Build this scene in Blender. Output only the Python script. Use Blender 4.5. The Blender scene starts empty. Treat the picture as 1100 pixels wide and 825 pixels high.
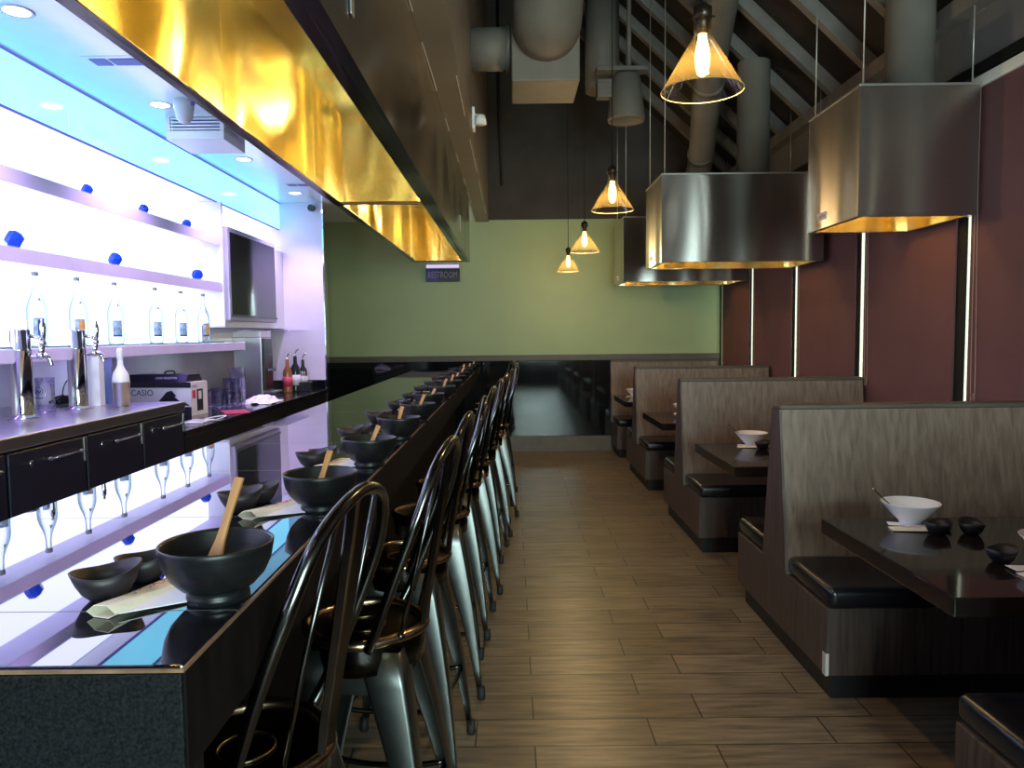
import bpy, bmesh, math, random
from mathutils import Vector, Matrix

PI = math.pi
SC = bpy.context.scene
COL = SC.collection
rnd = random.Random(7)

# ------------------------------------------------------------------ materials
def new_mat(name):
    m = bpy.data.materials.new(name)
    m.use_nodes = True
    nt = m.node_tree
    return m, nt, nt.nodes['Principled BSDF']

def pm(name, col, rough=0.5, metal=0.0, ior=1.5, coat=0.0, vary=0.0, vscale=8.0, bump=0.0, bscale=60.0,
       spec=0.5, trans=0.0, stretch=(1, 1, 1), aniso=0.0, emis=None, estr=0.0, rvary=0.0, bdist=0.01, bdet=4.0):
    m, nt, b = new_mat(name)
    b.inputs['Base Color'].default_value = (*col, 1)
    b.inputs['Roughness'].default_value = rough
    b.inputs['Metallic'].default_value = metal
    b.inputs['IOR'].default_value = ior
    b.inputs['Specular IOR Level'].default_value = spec
    b.inputs['Coat Weight'].default_value = coat
    b.inputs['Coat Roughness'].default_value = 0.08
    b.inputs['Transmission Weight'].default_value = trans
    if emis:
        b.inputs['Emission Color'].default_value = (*emis, 1)
        b.inputs['Emission Strength'].default_value = estr
    tc = nt.nodes.new('ShaderNodeTexCoord')
    mp = nt.nodes.new('ShaderNodeMapping')
    mp.inputs['Scale'].default_value = stretch
    nt.links.new(tc.outputs['Object'], mp.inputs['Vector'])
    if vary > 0 or rvary > 0:
        n = nt.nodes.new('ShaderNodeTexNoise')
        n.inputs['Scale'].default_value = vscale
        n.inputs['Detail'].default_value = 5
        nt.links.new(mp.outputs[0], n.inputs['Vector'])
        if vary > 0:
            r = nt.nodes.new('ShaderNodeValToRGB')
            lo = tuple(max(0, c * (1 - vary)) for c in col)
            hi = tuple(min(1, c * (1 + vary)) for c in col)
            r.color_ramp.elements[0].position = 0.3
            r.color_ramp.elements[1].position = 0.7
            r.color_ramp.elements[0].color = (*lo, 1)
            r.color_ramp.elements[1].color = (*hi, 1)
            nt.links.new(n.outputs['Fac'], r.inputs['Fac'])
            nt.links.new(r.outputs['Color'], b.inputs['Base Color'])
        if rvary > 0:
            mr = nt.nodes.new('ShaderNodeMapRange')
            mr.inputs['To Min'].default_value = max(0, rough - rvary)
            mr.inputs['To Max'].default_value = rough + rvary
            nt.links.new(n.outputs['Fac'], mr.inputs['Value'])
            nt.links.new(mr.outputs[0], b.inputs['Roughness'])
    if bump > 0:
        n2 = nt.nodes.new('ShaderNodeTexNoise')
        n2.inputs['Scale'].default_value = bscale
        n2.inputs['Detail'].default_value = bdet
        nt.links.new(mp.outputs[0], n2.inputs['Vector'])
        bp = nt.nodes.new('ShaderNodeBump')
        bp.inputs['Strength'].default_value = bump
        bp.inputs['Distance'].default_value = bdist
        nt.links.new(n2.outputs['Fac'], bp.inputs['Height'])
        nt.links.new(bp.outputs['Normal'], b.inputs['Normal'])
    if aniso > 0:
        b.inputs['Anisotropic'].default_value = aniso
        b.inputs['Anisotropic Rotation'].default_value = 0.25
        tg = nt.nodes.new('ShaderNodeTangent')
        tg.direction_type = 'RADIAL'; tg.axis = 'Z'
        nt.links.new(tg.outputs[0], b.inputs['Tangent'])
    return m

def emit(name, col, strength):
    m = bpy.data.materials.new(name); m.use_nodes = True
    nt = m.node_tree
    nt.nodes.clear()
    e = nt.nodes.new('ShaderNodeEmission'); o = nt.nodes.new('ShaderNodeOutputMaterial')
    e.inputs[0].default_value = (*col, 1); e.inputs[1].default_value = strength
    nt.links.new(e.outputs[0], o.inputs[0])
    return m

def thin_glass(name, tint=(1, 1, 1), refl=1.0, rough=0.02, facing=0.0):
    """sheet glass: lets light straight through, reflects by angle, tint deepens at the rim"""
    m = bpy.data.materials.new(name); m.use_nodes = True
    nt = m.node_tree; nt.nodes.clear()
    t = nt.nodes.new('ShaderNodeBsdfTransparent'); g = nt.nodes.new('ShaderNodeBsdfGlossy')
    mx = nt.nodes.new('ShaderNodeMixShader'); o = nt.nodes.new('ShaderNodeOutputMaterial')
    lw = nt.nodes.new('ShaderNodeLayerWeight'); lw.inputs['Blend'].default_value = 0.35
    g.inputs['Roughness'].default_value = rough
    mm = nt.nodes.new('ShaderNodeMath'); mm.operation = 'MULTIPLY'; mm.inputs[1].default_value = refl
    nt.links.new(lw.outputs['Fresnel'], mm.inputs[0])
    nt.links.new(mm.outputs[0], mx.inputs[0])
    if facing > 0:
        lw2 = nt.nodes.new('ShaderNodeLayerWeight'); lw2.inputs['Blend'].default_value = facing
        r = nt.nodes.new('ShaderNodeMix'); r.data_type = 'RGBA'
        r.inputs[6].default_value = (1, 1, 1, 1); r.inputs[7].default_value = (*tint, 1)
        nt.links.new(lw2.outputs['Facing'], r.inputs[0])
        nt.links.new(r.outputs[2], t.inputs[0])
    else:
        t.inputs[0].default_value = (*tint, 1)
    nt.links.new(t.outputs[0], mx.inputs[1]); nt.links.new(g.outputs[0], mx.inputs[2])
    nt.links.new(mx.outputs[0], o.inputs[0])
    return m

def wood(name, dark, light, rough=0.4, grain=(14, 14, 1.2), scale=3.0, coat=0.0):
    m, nt, b = new_mat(name)
    tc = nt.nodes.new('ShaderNodeTexCoord'); mp = nt.nodes.new('ShaderNodeMapping')
    mp.inputs['Scale'].default_value = grain
    nt.links.new(tc.outputs['Object'], mp.inputs['Vector'])
    n = nt.nodes.new('ShaderNodeTexNoise'); n.inputs['Scale'].default_value = scale
    n.inputs['Detail'].default_value = 8; n.inputs['Distortion'].default_value = 0.4
    nt.links.new(mp.outputs[0], n.inputs['Vector'])
    r = nt.nodes.new('ShaderNodeValToRGB')
    r.color_ramp.elements[0].position = 0.3; r.color_ramp.elements[1].position = 0.72
    r.color_ramp.elements[0].color = (*dark, 1); r.color_ramp.elements[1].color = (*light, 1)
    nt.links.new(n.outputs['Fac'], r.inputs['Fac'])
    nt.links.new(r.outputs['Color'], b.inputs['Base Color'])
    b.inputs['Roughness'].default_value = rough
    b.inputs['Coat Weight'].default_value = coat
    return m

def plank_floor(name):
    m, nt, b = new_mat(name)
    tc = nt.nodes.new('ShaderNodeTexCoord'); mp = nt.nodes.new('ShaderNodeMapping')
    mp.inputs['Location'].default_value = (-0.07, 0.04, 0)
    nt.links.new(tc.outputs['Object'], mp.inputs['Vector'])
    br = nt.nodes.new('ShaderNodeTexBrick')
    br.offset = 0.33; br.offset_frequency = 2
    br.inputs['Scale'].default_value = 1
    br.inputs['Brick Width'].default_value = 0.66
    br.inputs['Row Height'].default_value = 0.19
    br.inputs['Mortar Size'].default_value = 0.0035
    br.inputs['Mortar Smooth'].default_value = 0.2
    br.inputs['Bias'].default_value = 0.0
    br.inputs['Color1'].default_value = (0.190, 0.146, 0.106, 1)
    br.inputs['Color2'].default_value = (0.265, 0.207, 0.155, 1)
    br.inputs['Mortar'].default_value = (0.035, 0.024, 0.016, 1)
    nt.links.new(mp.outputs[0], br.inputs['Vector'])
    mp2 = nt.nodes.new('ShaderNodeMapping'); mp2.inputs['Scale'].default_value = (1.6, 14, 1)
    nt.links.new(tc.outputs['Object'], mp2.inputs['Vector'])
    n = nt.nodes.new('ShaderNodeTexNoise'); n.inputs['Scale'].default_value = 2.6; n.inputs['Detail'].default_value = 8
    nt.links.new(mp2.outputs[0], n.inputs['Vector'])
    r = nt.nodes.new('ShaderNodeValToRGB')
    r.color_ramp.elements[0].position = 0.25; r.color_ramp.elements[1].position = 0.75
    r.color_ramp.elements[0].color = (0.36, 0.36, 0.38, 1); r.color_ramp.elements[1].color = (1.25, 1.2, 1.12, 1)
    nt.links.new(n.outputs['Fac'], r.inputs['Fac'])
    mx = nt.nodes.new('ShaderNodeMix'); mx.data_type = 'RGBA'; mx.blend_type = 'MULTIPLY'
    mx.inputs[0].default_value = 1
    nt.links.new(br.outputs['Color'], mx.inputs[6]); nt.links.new(r.outputs['Color'], mx.inputs[7])
    nt.links.new(mx.outputs[2], b.inputs['Base Color'])
    b.inputs['Roughness'].default_value = 0.34
    bp = nt.nodes.new('ShaderNodeBump'); bp.inputs['Strength'].default_value = 0.25; bp.inputs['Distance'].default_value = 0.004
    bp.invert = True
    nt.links.new(br.outputs['Fac'], bp.inputs['Height'])
    nt.links.new(bp.outputs['Normal'], b.inputs['Normal'])
    return m

def stone_top(name):
    """polished black slab with a thin joint across it every 0.57 m"""
    m, nt, b = new_mat(name)
    tc = nt.nodes.new('ShaderNodeTexCoord'); sp = nt.nodes.new('ShaderNodeSeparateXYZ')
    nt.links.new(tc.outputs['Object'], sp.inputs[0])
    a = nt.nodes.new('ShaderNodeMath'); a.operation = 'SUBTRACT'; a.inputs[1].default_value = 1.07 - 0.285
    nt.links.new(sp.outputs['Y'], a.inputs[0])
    md = nt.nodes.new('ShaderNodeMath'); md.operation = 'MODULO'; md.inputs[1].default_value = 0.57
    nt.links.new(a.outputs[0], md.inputs[0])
    s = nt.nodes.new('ShaderNodeMath'); s.operation = 'SUBTRACT'; s.inputs[1].default_value = 0.285
    nt.links.new(md.outputs[0], s.inputs[0])
    ab = nt.nodes.new('ShaderNodeMath'); ab.operation = 'ABSOLUTE'
    nt.links.new(s.outputs[0], ab.inputs[0])
    lt = nt.nodes.new('ShaderNodeMath'); lt.operation = 'LESS_THAN'; lt.inputs[1].default_value = 0.0016
    nt.links.new(ab.outputs[0], lt.inputs[0])
    mr = nt.nodes.new('ShaderNodeMapRange'); mr.inputs['To Min'].default_value = 0.015; mr.inputs['To Max'].default_value = 0.7
    nt.links.new(lt.outputs[0], mr.inputs['Value'])
    nt.links.new(mr.outputs[0], b.inputs['Roughness'])
    n = nt.nodes.new('ShaderNodeTexNoise'); n.inputs['Scale'].default_value = 300
    nt.links.new(tc.outputs['Object'], n.inputs['Vector'])
    r = nt.nodes.new('ShaderNodeValToRGB')
    r.color_ramp.elements[0].position = 0.6; r.color_ramp.elements[0].color = (0.004, 0.004, 0.006, 1)
    r.color_ramp.elements[1].position = 0.78; r.color_ramp.elements[1].color = (0.03, 0.03, 0.035, 1)
    nt.links.new(n.outputs['Fac'], r.inputs['Fac'])
    nt.links.new(r.outputs[0], b.inputs['Base Color'])
    b.inputs['IOR'].default_value = 2.6
    return m

M = {}
M['floor'] = plank_floor('wood_look_floor_tile')
M['green'] = pm('green_wall_paint', (0.27, 0.335, 0.165), 0.55, vary=0.04, vscale=2)
M['charcoal'] = pm('dark_upper_wall_paint', (0.045, 0.040, 0.038), 0.85, vary=0.2, vscale=3)
M['roofdeck'] = pm('roof_deck_brown', (0.020, 0.016, 0.015), 0.9, vary=0.3, vscale=4)
M['rafter'] = pm('grey_painted_rafter', (0.18, 0.165, 0.16), 0.8, vary=0.15, vscale=6)
M['duct'] = pm('grey_painted_duct', (0.155, 0.138, 0.122), 0.6, vary=0.12, vscale=5, bump=0.1, bscale=25)
M['ductband'] = pm('duct_seam_tape', (0.34, 0.31, 0.28), 0.5)
M['soffit'] = pm('grey_brown_soffit', (0.17, 0.145, 0.125), 0.45, vary=0.12, vscale=3)
M['whiteceil'] = pm('white_gloss_ceiling', (0.80, 0.84, 0.88), 0.18, vary=0.02)
M['wing'] = pm('white_lacquer_panel', (0.80, 0.70, 0.88), 0.25, vary=0.02)  # violet LED light on the white panel put into its colour
M['counterwall'] = pm('pale_steel_backsplash', (0.50, 0.50, 0.52), 0.4, metal=0.3, vary=0.08, vscale=3)
M['whitelam'] = pm('white_laminate', (0.74, 0.72, 0.78), 0.3, vary=0.02)
M['fascia'] = pm('back_painted_glass', (0.42, 0.80, 0.92), 0.06, coat=1.0, emis=(0.20, 0.70, 1.0), estr=2.4)  # cyan emission added so the fascia glows and tints the ceiling
M['panel'] = emit('backlit_acrylic', (0.63, 0.66, 1.0), 4.5)
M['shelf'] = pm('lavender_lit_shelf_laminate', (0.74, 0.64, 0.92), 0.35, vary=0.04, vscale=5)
M['glassedge'] = pm('green_glass_edge', (0.03, 0.28, 0.24), 0.15)
M['black'] = pm('satin_black', (0.010, 0.010, 0.013), 0.35, vary=0.2, vscale=20)
M['blackgloss'] = pm('gloss_black_panel', (0.006, 0.007, 0.009), 0.05, ior=1.6, vary=0.2, vscale=4, rvary=0.02)
M['blackcounter'] = pm('black_granite_counter', (0.012, 0.011, 0.014), 0.12, vary=0.8, vscale=180)
M['cabinet'] = pm('black_vinyl_door', (0.008, 0.009, 0.026), 0.36, bump=0.12, bscale=220)
M['granite'] = pm('speckled_dark_granite', (0.0065, 0.008, 0.009), 0.55, spec=0.15, vary=0.95, vscale=240)
M['stone'] = stone_top('polished_bar_slab')
M['barfront'] = wood('dark_bar_front', (0.004, 0.003, 0.0035), (0.010, 0.0075, 0.008), 0.5)
M['barfront'].node_tree.nodes['Principled BSDF'].inputs['Specular IOR Level'].default_value = 0.08
M['goldedge'] = pm('worn_edge_trim', (0.20, 0.12, 0.07), 0.3, vary=0.3, vscale=30)
M['steel'] = pm('brushed_stainless', (0.56, 0.53, 0.50), 0.24, metal=1, bump=0.06, bscale=1.0, stretch=(2.2, 2.2, 0.8), aniso=0.75)
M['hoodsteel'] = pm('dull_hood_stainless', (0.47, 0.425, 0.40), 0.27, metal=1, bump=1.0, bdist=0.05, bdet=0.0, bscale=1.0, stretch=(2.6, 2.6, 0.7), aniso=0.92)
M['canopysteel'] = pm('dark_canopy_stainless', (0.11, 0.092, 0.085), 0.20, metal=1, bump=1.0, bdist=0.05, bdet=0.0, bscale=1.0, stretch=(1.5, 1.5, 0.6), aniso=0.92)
M['liner'] = pm('mirror_hood_liner', (0.76, 0.66, 0.36), 0.20, metal=1, bump=1.0, bdist=0.13, bdet=0.3, bscale=1.0, stretch=(1.6, 1.7, 1.0), aniso=0.93)
M['chrome'] = pm('polished_chrome', (0.75, 0.74, 0.76), 0.07, metal=1)
M['satinsteel'] = pm('satin_steel', (0.55, 0.54, 0.55), 0.28, metal=1, vary=0.05)
M['gunmetal'] = pm('gunmetal_lacquered_steel', (0.10, 0.097, 0.095), 0.20, metal=1, vary=0.18, vscale=9, rvary=0.06)
M['legmetal'] = pm('gunmetal_leg_steel', (0.135, 0.14, 0.138), 0.36, metal=1, vary=0.12, vscale=9, rvary=0.04)
M['seatmetal'] = pm('dark_seat_steel', (0.05, 0.047, 0.045), 0.22, metal=1, vary=0.2, vscale=12)
M['seatrim'] = pm('worn_bronze_seat_rim', (0.34, 0.24, 0.15), 0.22, metal=1, vary=0.2, vscale=10)  # golden reflection of the pendants put into the rim colour
M['rubber'] = pm('black_rubber', (0.008, 0.008, 0.008), 0.7)
M['bowl'] = pm('matt_black_stoneware', (0.006, 0.0065, 0.008), 0.36, spec=0.35, vary=0.3, vscale=30, bump=0.04, bscale=40, stretch=(0.3, 0.3, 6))
M['dish'] = pm('charcoal_sauce_dish', (0.016, 0.013, 0.016), 0.45, spec=0.35, vary=0.25, vscale=40)
M['spoonwood'] = wood('orange_bamboo', (0.30, 0.13, 0.04), (0.52, 0.265, 0.09), 0.45, grain=(20, 20, 2))
M['paper'] = pm('cream_paper_sleeve', (0.74, 0.70, 0.58), 0.8, vary=0.05, vscale=20)
M['napkin'] = pm('white_paper_napkin', (0.82, 0.80, 0.84), 0.9, vary=0.03)
M['redink'] = pm('pink_red_print', (0.52, 0.05, 0.09), 0.7)
M['bluink'] = pm('violet_print', (0.20, 0.14, 0.30), 0.7)
M['porcelain'] = pm('white_porcelain', (0.82, 0.81, 0.84), 0.12, coat=0.5)
M['boothwood'] = wood('dark_walnut_laminate', (0.036, 0.023, 0.021), (0.105, 0.070, 0.060), 0.42, grain=(16, 16, 0.7), scale=3.2)
M['boothback'] = wood('walnut_back_laminate', (0.100, 0.062, 0.046), (0.195, 0.136, 0.102), 0.45, grain=(16, 16, 0.6), scale=3.0)
M['toekick'] = pm('black_toe_kick', (0.006, 0.006, 0.008), 0.5)
M['vinyl'] = pm('black_vinyl', (0.010, 0.010, 0.014), 0.27, bump=0.08, bscale=90)
M['table'] = pm('espresso_table_laminate', (0.013, 0.009, 0.009), 0.07, vary=0.3, vscale=20)
M['chipped'] = pm('bare_chipped_core', (0.62, 0.57, 0.58), 0.8)
M['wainwood'] = wood('red_brown_wall_wood', (0.040, 0.020, 0.014), (0.085, 0.045, 0.030), 0.42, grain=(12, 12, 0.8))
M['capwood'] = wood('brown_cap_rail', (0.050, 0.038, 0.030), (0.085, 0.066, 0.052), 0.5, grain=(1, 12, 12))
M['baseboard'] = pm('grey_brown_base_tile', (0.12, 0.10, 0.085), 0.5, vary=0.15, vscale=6)
M['shade'] = pm('maroon_roller_shade', (0.105, 0.042, 0.045), 0.75, vary=0.10, vscale=3, bump=0.05, bscale=250)
M['shadecord'] = pm('beige_pull_cord', (0.30, 0.20, 0.17), 0.7)
M['mullion'] = pm('black_window_mullion', (0.005, 0.006, 0.005), 0.6, spec=0.2)
M['greywall'] = pm('grey_upper_wall', (0.15, 0.145, 0.155), 0.75, vary=0.1, vscale=3)
M['headrail'] = pm('white_headrail', (0.74, 0.76, 0.70), 0.35)
M['whiteplastic'] = pm('white_plastic', (0.78, 0.78, 0.80), 0.35)
M['blueplastic'] = pm('blue_plastic', (0.10, 0.14, 0.36), 0.3)
M['ventblue'] = pm('vent_slot_dark', (0.10, 0.10, 0.42), 0.5)
M['bottle'] = thin_glass('clear_bottle_glass', (0.12, 0.40, 0.40), 0.55, 0.02, facing=0.42)
M['tumbler'] = thin_glass('clear_tumbler_glass', (0.80, 0.80, 0.92), 0.5, 0.03, facing=0.35)
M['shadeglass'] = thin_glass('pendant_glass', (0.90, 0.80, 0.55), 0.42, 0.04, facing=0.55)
def glow_haze(m, col, amt):  # mixes in translucent haze so the clear glass seems to glow
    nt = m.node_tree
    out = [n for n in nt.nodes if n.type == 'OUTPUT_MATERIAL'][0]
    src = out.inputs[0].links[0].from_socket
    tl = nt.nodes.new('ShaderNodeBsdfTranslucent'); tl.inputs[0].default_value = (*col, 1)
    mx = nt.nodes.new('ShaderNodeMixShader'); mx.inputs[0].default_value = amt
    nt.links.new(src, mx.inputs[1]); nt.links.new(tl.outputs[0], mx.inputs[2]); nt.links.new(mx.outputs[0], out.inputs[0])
glow_haze(M['shadeglass'], (0.9, 0.66, 0.22), 0.022)
M['rimglass'] = pm('pendant_glass_rim', (0.40, 0.30, 0.13), 0.15)
M['blueglass'] = pm('cobalt_cut_glass', (0.01, 0.07, 0.62), 0.05, trans=0.35, ior=1.45)
M['cyanglass'] = pm('aqua_cut_glass', (0.03, 0.25, 0.62), 0.05, trans=0.4, ior=1.45)
M['label'] = pm('grey_blue_bottle_label', (0.28, 0.38, 0.52), 0.6, vary=0.5, vscale=40)
M['labelorange'] = pm('orange_label_print', (0.70, 0.30, 0.06), 0.6, vary=0.3, vscale=50)
M['labeldark'] = pm('navy_label_print', (0.03, 0.05, 0.12), 0.6)
M['capgrey'] = pm('grey_bottle_cap', (0.30, 0.30, 0.30), 0.5)
M['screen'] = pm('dark_tv_screen', (0.008, 0.007, 0.014), 0.08, spec=0.3)
M['bezel'] = pm('silver_lilac_bezel', (0.40, 0.36, 0.50), 0.35, metal=0.2)
M['blackplastic'] = pm('black_plastic', (0.012, 0.012, 0.014), 0.3)
M['bulb'] = emit('glowing_filament_bulb', (1.0, 0.70, 0.22), 7)
M['bulbcore'] = emit('hot_filament', (1.0, 0.78, 0.36), 110)
M['hoodlamp'] = emit('warm_hood_lamp', (1.0, 0.72, 0.26), 44)
M['downlight'] = emit('ceiling_downlight_lens', (0.92, 0.93, 1.0), 16)
M['ledtube'] = emit('violet_white_tube', (0.66, 0.56, 1.0), 1.1)
M['ledviolet'] = emit('violet_led_strip', (0.40, 0.26, 1.0), 7.0)
M['edgeglow'] = emit('blue_violet_edge_light', (0.16, 0.17, 0.80), 0.9)
M['socket'] = pm('bronze_lamp_socket', (0.05, 0.035, 0.025), 0.35, metal=0.8)
M['cord'] = pm('black_cord', (0.006, 0.006, 0.006), 0.6)
M['rod'] = pm('thin_steel_hanger', (0.45, 0.43, 0.40), 0.4, metal=0.6)
M['signblack'] = pm('black_sign_face', (0.008, 0.008, 0.018), 0.25)
M['signblue'] = pm('blue_sign_face', (0.022, 0.018, 0.16), 0.25)
M['signtext'] = pm('dull_mauve_letters', (0.22, 0.17, 0.24), 0.5)
M['cartonblack'] = pm('black_carton_print', (0.018, 0.018, 0.03), 0.35)
M['cartonwhite'] = pm('white_carton_board', (0.74, 0.72, 0.76), 0.55)
M['cartonred'] = pm('red_carton_print', (0.55, 0.05, 0.10), 0.5)
M['towel'] = pm('white_towel', (0.78, 0.74, 0.80), 0.95, bump=0.3, bscale=60)
M['redbook'] = pm('red_booklet', (0.42, 0.03, 0.08), 0.4)
M['amber'] = pm('amber_liquor', (0.32, 0.12, 0.05), 0.15, vary=0.3)
M['mesh'] = pm('dark_bottle_glass', (0.02, 0.025, 0.03), 0.12)
M['tag'] = pm('grey_metal_tag', (0.42, 0.40, 0.38), 0.35, metal=0.8)
M['badge'] = pm('lilac_badge_plate', (0.42, 0.40, 0.50), 0.35, metal=0.5)
M['orange'] = pm('orange_rubber', (0.6, 0.2, 0.05), 0.5)

# ------------------------------------------------------------------ mesh helpers
class MB:
    def __init__(s):
        s.bm = bmesh.new()
        s.mats = []
        s.smooth = []
    def _mi(s, mat):
        if mat is None:
            return 0
        if mat not in s.mats:
            s.mats.append(mat)
        return s.mats.index(mat)
    def box(s, x0, x1, y0, y1, z0, z1, bevel=0.0, seg=2, mat=None, rot=None, pivot=None):
        r = bmesh.ops.create_cube(s.bm, size=1)
        vs = r['verts']
        for v in vs:
            v.co = Vector(((x0 + x1) / 2 + v.co.x * (x1 - x0), (y0 + y1) / 2 + v.co.y * (y1 - y0), (z0 + z1) / 2 + v.co.z * (z1 - z0)))
        fs = list({f for v in vs for f in v.link_faces})
        if bevel > 0:
            es = list({e for v in vs for e in v.link_edges})
            g = bmesh.ops.bevel(s.bm, geom=es, offset=bevel, segments=seg, profile=0.5, affect='EDGES')
            vs = list({v for f in g['faces'] for v in f.verts} | {v for v in vs if v.is_valid})
            fs = list({f for v in vs for f in v.link_faces})
        if rot is not None:
            bmesh.ops.rotate(s.bm, verts=vs, cent=pivot or Vector(((x0 + x1) / 2, (y0 + y1) / 2, (z0 + z1) / 2)), matrix=rot)
        i = s._mi(mat)
        for f in fs:
            f.material_index = i
        return s
    def poly(s, pts, faces, mat=None, smooth=False):
        vs = [s.bm.verts.new(p) for p in pts]
        i = s._mi(mat)
        for f in faces:
            fc = s.bm.faces.new([vs[k] for k in f]); fc.material_index = i; fc.smooth = smooth
        return s
    def prism(s, prof, axis, a0, a1, mat=None):
        """closed polygon prof swept along axis 'x','y','z' from a0 to a1"""
        def P(u, v, a):
            return {'x': (a, u, v), 'y': (u, a, v), 'z': (u, v, a)}[axis]
        n = len(prof)
        pts = [P(u, v, a0) for u, v in prof] + [P(u, v, a1) for u, v in prof]
        faces = [list(range(n))[::-1], [n + k for k in range(n)]] + [[k, (k + 1) % n, n + (k + 1) % n, n + k] for k in range(n)]
        return s.poly(pts, faces, mat)
    def lathe(s, prof, segs=32, mat=None, cx=0, cy=0, cz=0, close=False, mod=None):
        rings = []
        for r, z in prof:
            ring = []
            for k in range(segs):
                t = 2 * PI * k / segs
                rr, dz = (r, z)
                if mod:
                    rr, dz = mod(r, z, t)
                ring.append(s.bm.verts.new((cx + rr * math.cos(t), cy + rr * math.sin(t), cz + dz)))
            rings.append(ring)
        i = s._mi(mat)
        for a, b in zip(rings, rings[1:]):
            for k in range(segs):
                f = s.bm.faces.new((a[k], a[(k + 1) % segs], b[(k + 1) % segs], b[k]))
                f.smooth = True; f.material_index = i
        if close:
            for ring in (rings[0][::-1], rings[-1]):
                f = s.bm.faces.new(ring); f.material_index = i
        return s
    def tube(s, pts, r, segs=10, mat=None, closed=False, flat=1.0, caps=True):
        pts = [Vector(p) for p in pts]
        n = len(pts); rings = []
        up = None
        for k, p in enumerate(pts):
            if closed:
                d = pts[(k + 1) % n] - pts[k - 1]
            else:
                d = pts[min(k + 1, n - 1)] - pts[max(k - 1, 0)]
            d.normalize()
            if up is None:
                up = Vector((0, 0, 1)) if abs(d.z) < 0.9 else Vector((1, 0, 0))
            a = d.cross(up); a.normalize()
            b = a.cross(d); b.normalize()
            up = b
            rr = r[k] if isinstance(r, (list, tuple)) else r
            rings.append([s.bm.verts.new(p + a * rr * math.cos(2 * PI * j / segs) + b * rr * flat * math.sin(2 * PI * j / segs)) for j in range(segs)])
        i = s._mi(mat)
        m = n if closed else n - 1
        for k in range(m):
            A, B = rings[k], rings[(k + 1) % n]
            for j in range(segs):
                f = s.bm.faces.new((A[j], A[(j + 1) % segs], B[(j + 1) % segs], B[j])); f.smooth = True; f.material_index = i
        if caps and not closed:
            for ring in (rings[0][::-1], rings[-1]):
                f = s.bm.faces.new(ring); f.material_index = i
        return s
    def sphere(s, c, r, seg=16, mat=None, scale=(1, 1, 1)):
        g = bmesh.ops.create_uvsphere(s.bm, u_segments=seg, v_segments=max(6, seg // 2), radius=r)
        i = s._mi(mat)
        for v in g['verts']:
            v.co = Vector((c[0] + v.co.x * scale[0], c[1] + v.co.y * scale[1], c[2] + v.co.z * scale[2]))
            for f in v.link_faces:
                f.smooth = True; f.material_index = i
        return s
    def build(s, name, mat=None, parent=None, loc=None):
        bmesh.ops.recalc_face_normals(s.bm, faces=s.bm.faces[:])
        me = bpy.data.meshes.new(name)
        s.bm.to_mesh(me); s.bm.free()
        if mat is not None and not s.mats:
            me.materials.append(mat)
        for m in s.mats:
            me.materials.append(m)
        o = bpy.data.objects.new(name, me)
        COL.objects.link(o)
        if parent is not None:
            o.parent = parent
        if loc is not None:
            o.location = loc
        return o

def catmull(pts, n=8):
    P = [Vector(p) for p in pts]
    P = [2 * P[0] - P[1]] + P + [2 * P[-1] - P[-2]]
    out = []
    for i in range(1, len(P) - 2):
        a, b, c, d = P[i - 1:i + 3]
        for k in range(n):
            t = k / n
            out.append(0.5 * ((2 * b) + (c - a) * t + (2 * a - 5 * b + 4 * c - d) * t * t + (3 * b - a - 3 * c + d) * t ** 3))
    out.append(P[-2])
    return out

def tag(o, label=None, cat=None, group=None, kind=None):
    if label: o['label'] = label
    if cat: o['category'] = cat
    if group: o['group'] = group
    if kind: o['kind'] = kind
    return o

def empty(name, loc, rz=0.0):
    o = bpy.data.objects.new(name, None)
    COL.objects.link(o)
    o.empty_display_size = 0.05
    o.location = loc; o.rotation_euler = (0, 0, rz)
    return o

def thing(name, label, cat, loc=(0, 0, 0), rz=0.0, group=None):
    return tag(empty(name, loc, rz), label, cat, group)

def struct(o, label=None):
    o['kind'] = 'structure'
    if label: o['label'] = label
    return o

def copy_tree(o, parent=None):
    c = o.copy(); COL.objects.link(c)
    if parent is not None:
        c.parent = parent
    for ch in list(o.children):
        copy_tree(ch, c)
    return c

def text_mesh(name, body, size, mat, parent, loc, rot, ext=0.001, align='CENTER', sx=1.0):
    cu = bpy.data.curves.new(name + '_font', 'FONT')
    cu.body = body; cu.size = size; cu.extrude = ext; cu.align_x = align; cu.align_y = 'CENTER'
    tmp = bpy.data.objects.new(name + '_tmp', cu); COL.objects.link(tmp)
    bpy.context.view_layer.update()
    me = bpy.data.meshes.new_from_object(tmp.evaluated_get(bpy.context.evaluated_depsgraph_get()))
    bpy.data.objects.remove(tmp)
    for v in me.vertices:
        v.co.x *= sx
    me.materials.clear(); me.materials.append(mat)
    o = bpy.data.objects.new(name, me); COL.objects.link(o)
    o.parent = parent; o.location = loc; o.rotation_euler = rot
    return o

ORD = ['nearest', 'second', 'third', 'fourth', 'fifth', 'sixth', 'seventh', 'eighth', 'ninth', 'tenth', 'eleventh', 'twelfth', 'thirteenth', 'fourteenth']

# ------------------------------------------------------------------ dimensions
YF, YB = -3.0, 9.45          # front (street) wall and back wall
XR = 2.65                    # window wall on the right
XL = -2.92                   # wall behind the back bar
BAR_Z, BAR_F, BAR_B, BAR_Y0, BAR_Y1 = 1.10, -0.405, -1.13, 0.886, 8.6
CEIL_B = 2.92                # lowered ceiling above the bar
SOF_X = -0.27
RZ0, RS = 3.40, 0.93         # roof: z = RZ0 + RS*(XR-x)
def roof_z(x): return RZ0 + RS * (XR - x)

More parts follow.
